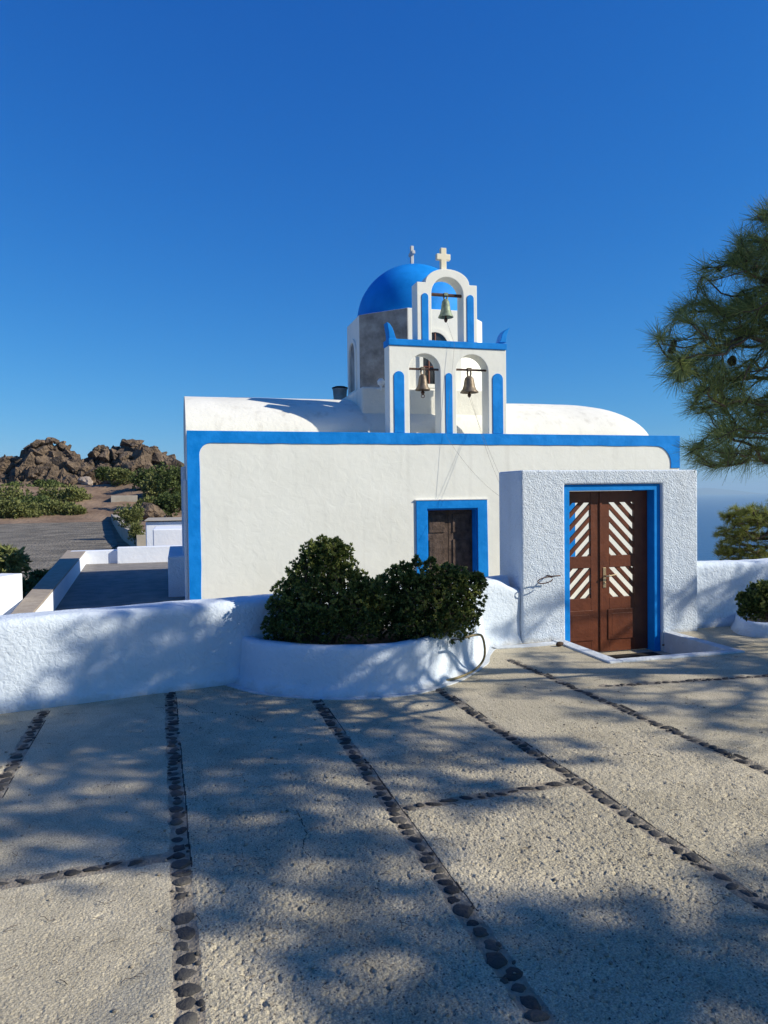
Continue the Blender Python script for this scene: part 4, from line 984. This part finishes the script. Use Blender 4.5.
# dry cone on paving by the wall
def conemesh(name, c, r, h, tilt, parent=None):
    bm = bmesh.new(); lathe(bm, [(.15*r, 0), (.7*r, .12*h), (r, .35*h), (.85*r, .62*h), (.5*r, .85*h), (.08*r, h)], (0, 0, 0), 14)
    for v in bm.verts:
        k = 1+.16*math.sin(v.co.z/h*28)*math.cos(math.atan2(v.co.y, v.co.x)*7); v.co.x *= k; v.co.y *= k
    o = from_bm(name, bm, M['cone'], parent, smooth=True)
    if parent: o.matrix_parent_inverse = parent.matrix_world.inverted()
    o.location = c; o.rotation_euler = (tilt, .3, 1.1); return o
o = conemesh('fallen_cone', G(556, 645, .02), .028, .10, R(82)); o.rotation_euler.z = 1.6
put(o, 'dry brown pine cone lying on the paving left of the gate', 'pine cone')
o = conemesh('fallen_cone', G(662, 647, -.0)+Vector((0, 0, .02)), .01, .03, R(80)); put(o, 'tiny cone scale on the kerb right of the gate', 'pine cone')

# ------------------------------------------------------------------ pines
def shades_facade(p):
    for Yp, xa, xb, za, zb2 in ((7.6, 3.3, 6.3, .75, 2.4), (10.3, 0, 8, .9, 6), (6.95, .0, 2.5, .5, 1.55)):
        k = (p[1]-Yp)/S.y; x, z = p[0]-S.x*k, p[2]-S.z*k
        if k > 0 and xa < x < xb and za < z < zb2: return True
    return False
# overhanging pine at the right
poly = [(790, 195), (762, 210), (748, 232), (732, 240), (728, 262), (700, 268), (694, 292), (672, 308), (658, 322), (650, 342), (668, 352), (668, 375), (686, 392), (690, 405), (700, 420), (694, 440), (686, 452), (700, 468), (728, 470), (760, 462), (800, 470), (900, 470), (960, 400), (980, 250), (900, 160)]
tips = []; rr2 = random.Random(21)
while len(tips) < 1350:
    x, y = rr2.uniform(655, 980), rr2.uniform(150, 475)
    if not in_poly(x, y, poly): continue
    if x > 800 and rr2.random() < .6: continue
    if noise.noise(Vector((x/26, y/20, 3.3))) < -.27 and x < 800: continue
    D = rr2.uniform(3.8, 5.5)+(x-700)*.001
    if not shades_facade(GD(x, y, D)): tips.append(GD(x, y, D))
T1 = (8.5, 4.6, 0)
make_pine_tips = np.array([tuple(p) for p in tips])
# the rest of this pine's crown (outside the frame, shades the left wall and paving)
def shade_pts(regions, seed):
    """crown clusters standing where the sun's ray from a ground spot meets canopy height h"""
    bl = []
    for (px, py, h, rx, rz, n) in regions:
        g = G(px, py, 0) if not isinstance(px, tuple) else Vector(px); k = h/S.z; c = g+S*k; bl.append((tuple(c), (rx, rx, rz), n))
    P = blob_pts(bl, seed); out = []
    for p in P:
        d = Vector(p)-CAM; zc = d.dot(F)
        if zc > .3 and 384+FPX*d.dot(RR)/zc < 860: continue
        if shades_facade(p): continue
        out.append(p)
    return np.array(out)
reg1 = [(70, 725, 5.0, .7, .4, 120), (0, 740, 5.0, .6, .35, 90), (120, 790, 4.7, .7, .35, 130), (250, 740, 4.7, .7, .4, 130), (340, 770, 4.6, .6, .35, 110), (60, 835, 4.8, .55, .3, 80),
        (240, 805, 4.9, .6, .35, 110), (430, 745, 4.2, .55, .3, 80), (480, 795, 3.8, .35, .2, 35), (150, 700, 4.9, .6, .4, 100), (220, 680, 4.9, .55, .35, 90), (40, 690, 4.9, .55, .35, 80), (330, 690, 4.9, .6, .4, 90),
        (560, 690, 4.2, .55, .3, 60), (520, 745, 4.4, .4, .25, 35), (300, 640, 5.2, .6, .3, 70), (160, 650, 5.2, .6, .3, 60), (420, 670, 4.8, .4, .25, 40), (-80, 760, 5, .8, .4, 90), (110, 655, 5.0, .6, .4, 90), (200, 640, 5.2, .6, .4, 90), (270, 670, 5.0, .6, .4, 90), (360, 660, 4.9, .55, .35, 80), (160, 740, 4.9, .6, .35, 90), (170, 845, 4.6, .3, .2, 35), (320, 830, 4.6, .3, .2, 35), (260, 880, 4.8, .22, .10, 14), (420, 850, 4.6, .16, .08, 8), (230, 920, 5.0, .16, .08, 8), (350, 890, 4.8, .18, .10, 10)]
t1 = np.concatenate([make_pine_tips, shade_pts(reg1, 5)])
p1_ = make_pine(T1, (7.2, 3.6, 5.4), t1, 'overhanging pine with long dark needles at the right edge', per=52, nlen=.135, nwid=.0027, seed=2, trunk_r=.17, rt=.0026, cap=.16)
bpy.context.view_layer.update()
for (x, y, D, r_, h_) in ((671, 350, 4.7, .024, .062), (673, 342, 4.8, .020, .05), (718, 268, 4.8, .021, .052), (754, 268, 4.7, .022, .055), (764, 280, 4.6, .030, .08), (731, 362, 4.6, .028, .075)):
    conemesh('pine_cone', GD(x, y+4, D), r_, h_, .25, p1_)
# pine behind and right of the camera: shades the near paving
reg2 = [(560, 960, 4.4, .45, .3, 60), (680, 950, 4.8, .5, .3, 60), (740, 1010, 4.4, .5, .3, 60), (600, 1010, 5.0, .45, .3, 60), (440, 990, 4.6, .3, .2, 28), (350, 930, 4.9, .25, .18, 16), (390, 870, 5.0, .28, .2, 14),
        (300, 960, 5.2, .2, .15, 9), (500, 930, 5.1, .3, .2, 30), (800, 930, 4.6, .5, .3, 50), (900, 880, 4.8, .6, .4, 60), (1100, 1000, 5, .8, .5, 90), (900, 1150, 5.2, .8, .5, 90), (600, 1200, 5.2, .8, .5, 70),
        (280, 860, 5.4, .3, .2, 22)]
make_pine((8.8, -3.4, 0), (7.8, -2.6, 5.8), shade_pts(reg2, 6), 'pine standing behind the viewpoint, shading the near paving', per=52, nlen=.125, nwid=.0026, seed=3, trunk_r=.18)
# unseen broad pine, added overhead to cut sky light on the ground
bl0 = [((-2.2, -2.4, 6.0), (2.6, 2.2, .7), 460), ((1.2, -3.6, 6.2), (2.4, 2.0, .7), 400), ((-4.5, .2, 5.6), (2.0, 1.6, .6), 260), ((.4, -.6, 6.6), (2.4, 1.5, .5), 380), ((3.4, -2.6, 6.6), (1.6, 1.6, .5), 260), ((3.6, -.2, 7.0), (1.5, 1.3, .4), 220), ((-3.0, 2.4, 7.6), (1.8, 1.5, .4), 260), ((0, 2.6, 7.8), (1.8, 1.5, .4), 280), ((2.8, 2.4, 7.8), (1.7, 1.4, .4), 240), ((-.6, 4.9, 7.7), (1.9, 1.2, .3), 240), ((-3.6, 4.8, 7.7), (1.6, 1.2, .3), 170), ((2.9, 4.8, 7.8), (1.6, 1.1, .3), 200), ((-1.6, -5.6, 5.8), (2.4, 1.8, .7), 240)]
make_pine((-2.4, -3.4, 0), (-1.2, -1.6, 7.6), blob_pts(bl0, 16), 'unseen broad pine added over and behind the viewpoint to block sky light', per=66, nlen=.14, nwid=.010, seed=8, trunk_r=.22)
# pine at the far right: shades the right wall
reg3 = [(560, 668, 4.4, .30, .14, 26), (620, 676, 4.5, .32, .12, 26), (690, 668, 4.4, .36, .16, 34), (740, 664, 4.5, .4, .2, 40), (660, 700, 4.7, .35, .10, 22), (730, 712, 4.8, .35, .12, 22), (600, 715, 4.8, .30, .10, 16), (540, 656, 4.3, .22, .10, 16), (700, 745, 5.0, .3, .10, 14), ((6.75, 7.7, .40), 0, 3.9, .45, .3, 55), ((7.4, 7.7, .35), 0, 4.0, .5, .3, 55), ((6.05, 7.6, .45), 0, 4.0, .22, .2, 18), ((3.75, 7.6, .25), 0, 4.6, .28, .18, 16), (700, 655, 4.0, .5, .35, 50), (760, 640, 4.2, .6, .4, 60), (800, 660, 4.0, .6, .4, 55), (740, 690, 4.6, .4, .3, 26), (760, 725, 5.0, .4, .25, 18), (900, 700, 4.6, .8, .5, 80), (1000, 650, 4.6, .8, .5, 80),
        (735, 630, 3.4, .5, .3, 42), (690, 625, 3.5, .30, .2, 20)]
make_pine((13.6, 3.9, 0), (13.0, 3.9, 5.4), shade_pts(reg3, 7), 'pine at the right beyond the frame, shading the right wall', per=46, nlen=.125, nwid=.0028, seed=4, trunk_r=.18)
# pine growing on the slope beyond the right wall
bl = [pb(760, 528, 15, .75, .50, 150), pb(735, 540, 15, .42, .34, 80), pb(748, 515, 15, .38, .30, 70), pb(728, 517, 15.2, .18, .16, 18), pb(795, 510, 15.4, .8, .6, 150), pb(742, 560, 15, .5, .35, 80), pb(780, 565, 15, .9, .5, 130), pb(725, 552, 14.9, .2, .14, 18), pb(830, 530, 15.4, .8, .8, 130)]
bp_ = GD(800, 600, 15.2); zt0 = float(terrain_h(bp_.x, bp_.y))
make_pine((bp_.x, bp_.y, zt0-.2), (bp_.x, bp_.y, .9), blob_pts(bl, 9), 'sunlit olive green pine beyond the low wall on the right', per=60, nlen=.12, nwid=.006, seed=6, trunk_r=.14, m='needles2', rt=.006)

# ------------------------------------------------------------------ hillside bushes
def bush(px, py, D, rx, rz, label, seed, m='scrub', n=260, ll=.32, lw=.13, name='bush', group='bushes on the hillside', nl=7):
    c = GD(px, py, D); r_ = random.Random(seed); bl = [((c.x, c.y, c.z), (rx, rx, rz), n)]
    for _ in range(4): bl.append(((c.x+r_.uniform(-.7, .7)*rx, c.y+r_.uniform(-.7, .7)*rx, c.z+r_.uniform(-.2, .5)*rz), (rx*.45, rx*.45, rz*.55), n//4))
    g = float(terrain_h(c.x, c.y)); return shrub(bl, Vector((c.x, c.y, min(g, c.z-rz*.5))), label, seed, name, nl, ll, lw, m, group, .8, True)
BU = [(18, 494, 80, 2.0, 1.2, 'bush under the left outcrop at the photo edge', 'scrub2'), (52, 512, 68, 2.0, 1.1, 'spreading bush at the back edge of the gravel, left of the path', 'scrub'), (72, 512, 68, 1.2, .7, 'low tuft bush where the path meets the gravel', 'scrub'), (149, 507, 66, 1.1, .8, 'leafy bush to the right of the concrete tank', 'scrub'), (10, 502, 72, 2.3, 1.7, 'tall olive bush at the far left of the hillside', 'scrub'), (33, 507, 71, 2.1, 1.3, 'low spreading bush next to the far left one', 'scrub2'),
      (62, 499, 74, 2.2, 1.5, 'wide olive bush left of the earth path', 'scrub'), (79, 500, 75, 1.3, 1.2, 'small green bush bordering the earth path', 'scrub'), (4, 513, 66, 2.1, 1.2, 'bush low at the left edge behind the gravel', 'scrub'),
      (24, 515, 66, 1.8, 1.0, 'olive low bush at the back edge of the gravel', 'scrub'), (122, 478, 84, 1.5, 1.1, 'bush at the foot of the right outcrop', 'scrub'), (145, 480, 80, 1.5, 1.3, 'bush directly above the concrete tank', 'scrub2'),
      (156, 488, 76, 1.5, 1.7, 'tall bush above and right of the concrete tank', 'scrub'), (173, 488, 70, 1.5, 2.3, 'dark tall bush against the church corner', 'scrub2'), (168, 505, 66, 1.6, 1.1, 'bush in front of the reddish boulder', 'scrub2'),
      (104, 474, 88, 1.0, .8, 'small bush in the gap between the outcrops', 'scrub2'), (48, 488, 82, 1.6, .8, 'bush among the boulders under the left outcrop', 'scrub2')]
for i, (x, y, D, rx, rz, lb, mm) in enumerate(BU): bush(x, y, D, rx, rz, lb, 40+i, mm)
bush(129, 517, 36, .70, .62, 'bright green bushy young tree beside the edging wall', 60, 'scrub', 260, .13, .05, nl=6)
bush(137, 533, 29, .35, .45, 'small bright shrub left of the white hut', 61, 'scrub', 160, .09, .035, nl=6)
bush(6, 567, 10.8, .24, .26, 'leafy plant with broad pale leaves at the left edge', 62, 'scrub', 80, .11, .045, group=None, nl=6)
bush(30, 590, 13.2, .40, .20, 'dark ground shrub left of the parapet', 63, 'scrub2', 160, .07, .03, group=None)
bush(42, 578, 15.5, .32, .16, 'second dark ground shrub higher along the parapet', 64, 'scrub2', 120, .07, .03, group=None)

bpy.context.view_layer.update()
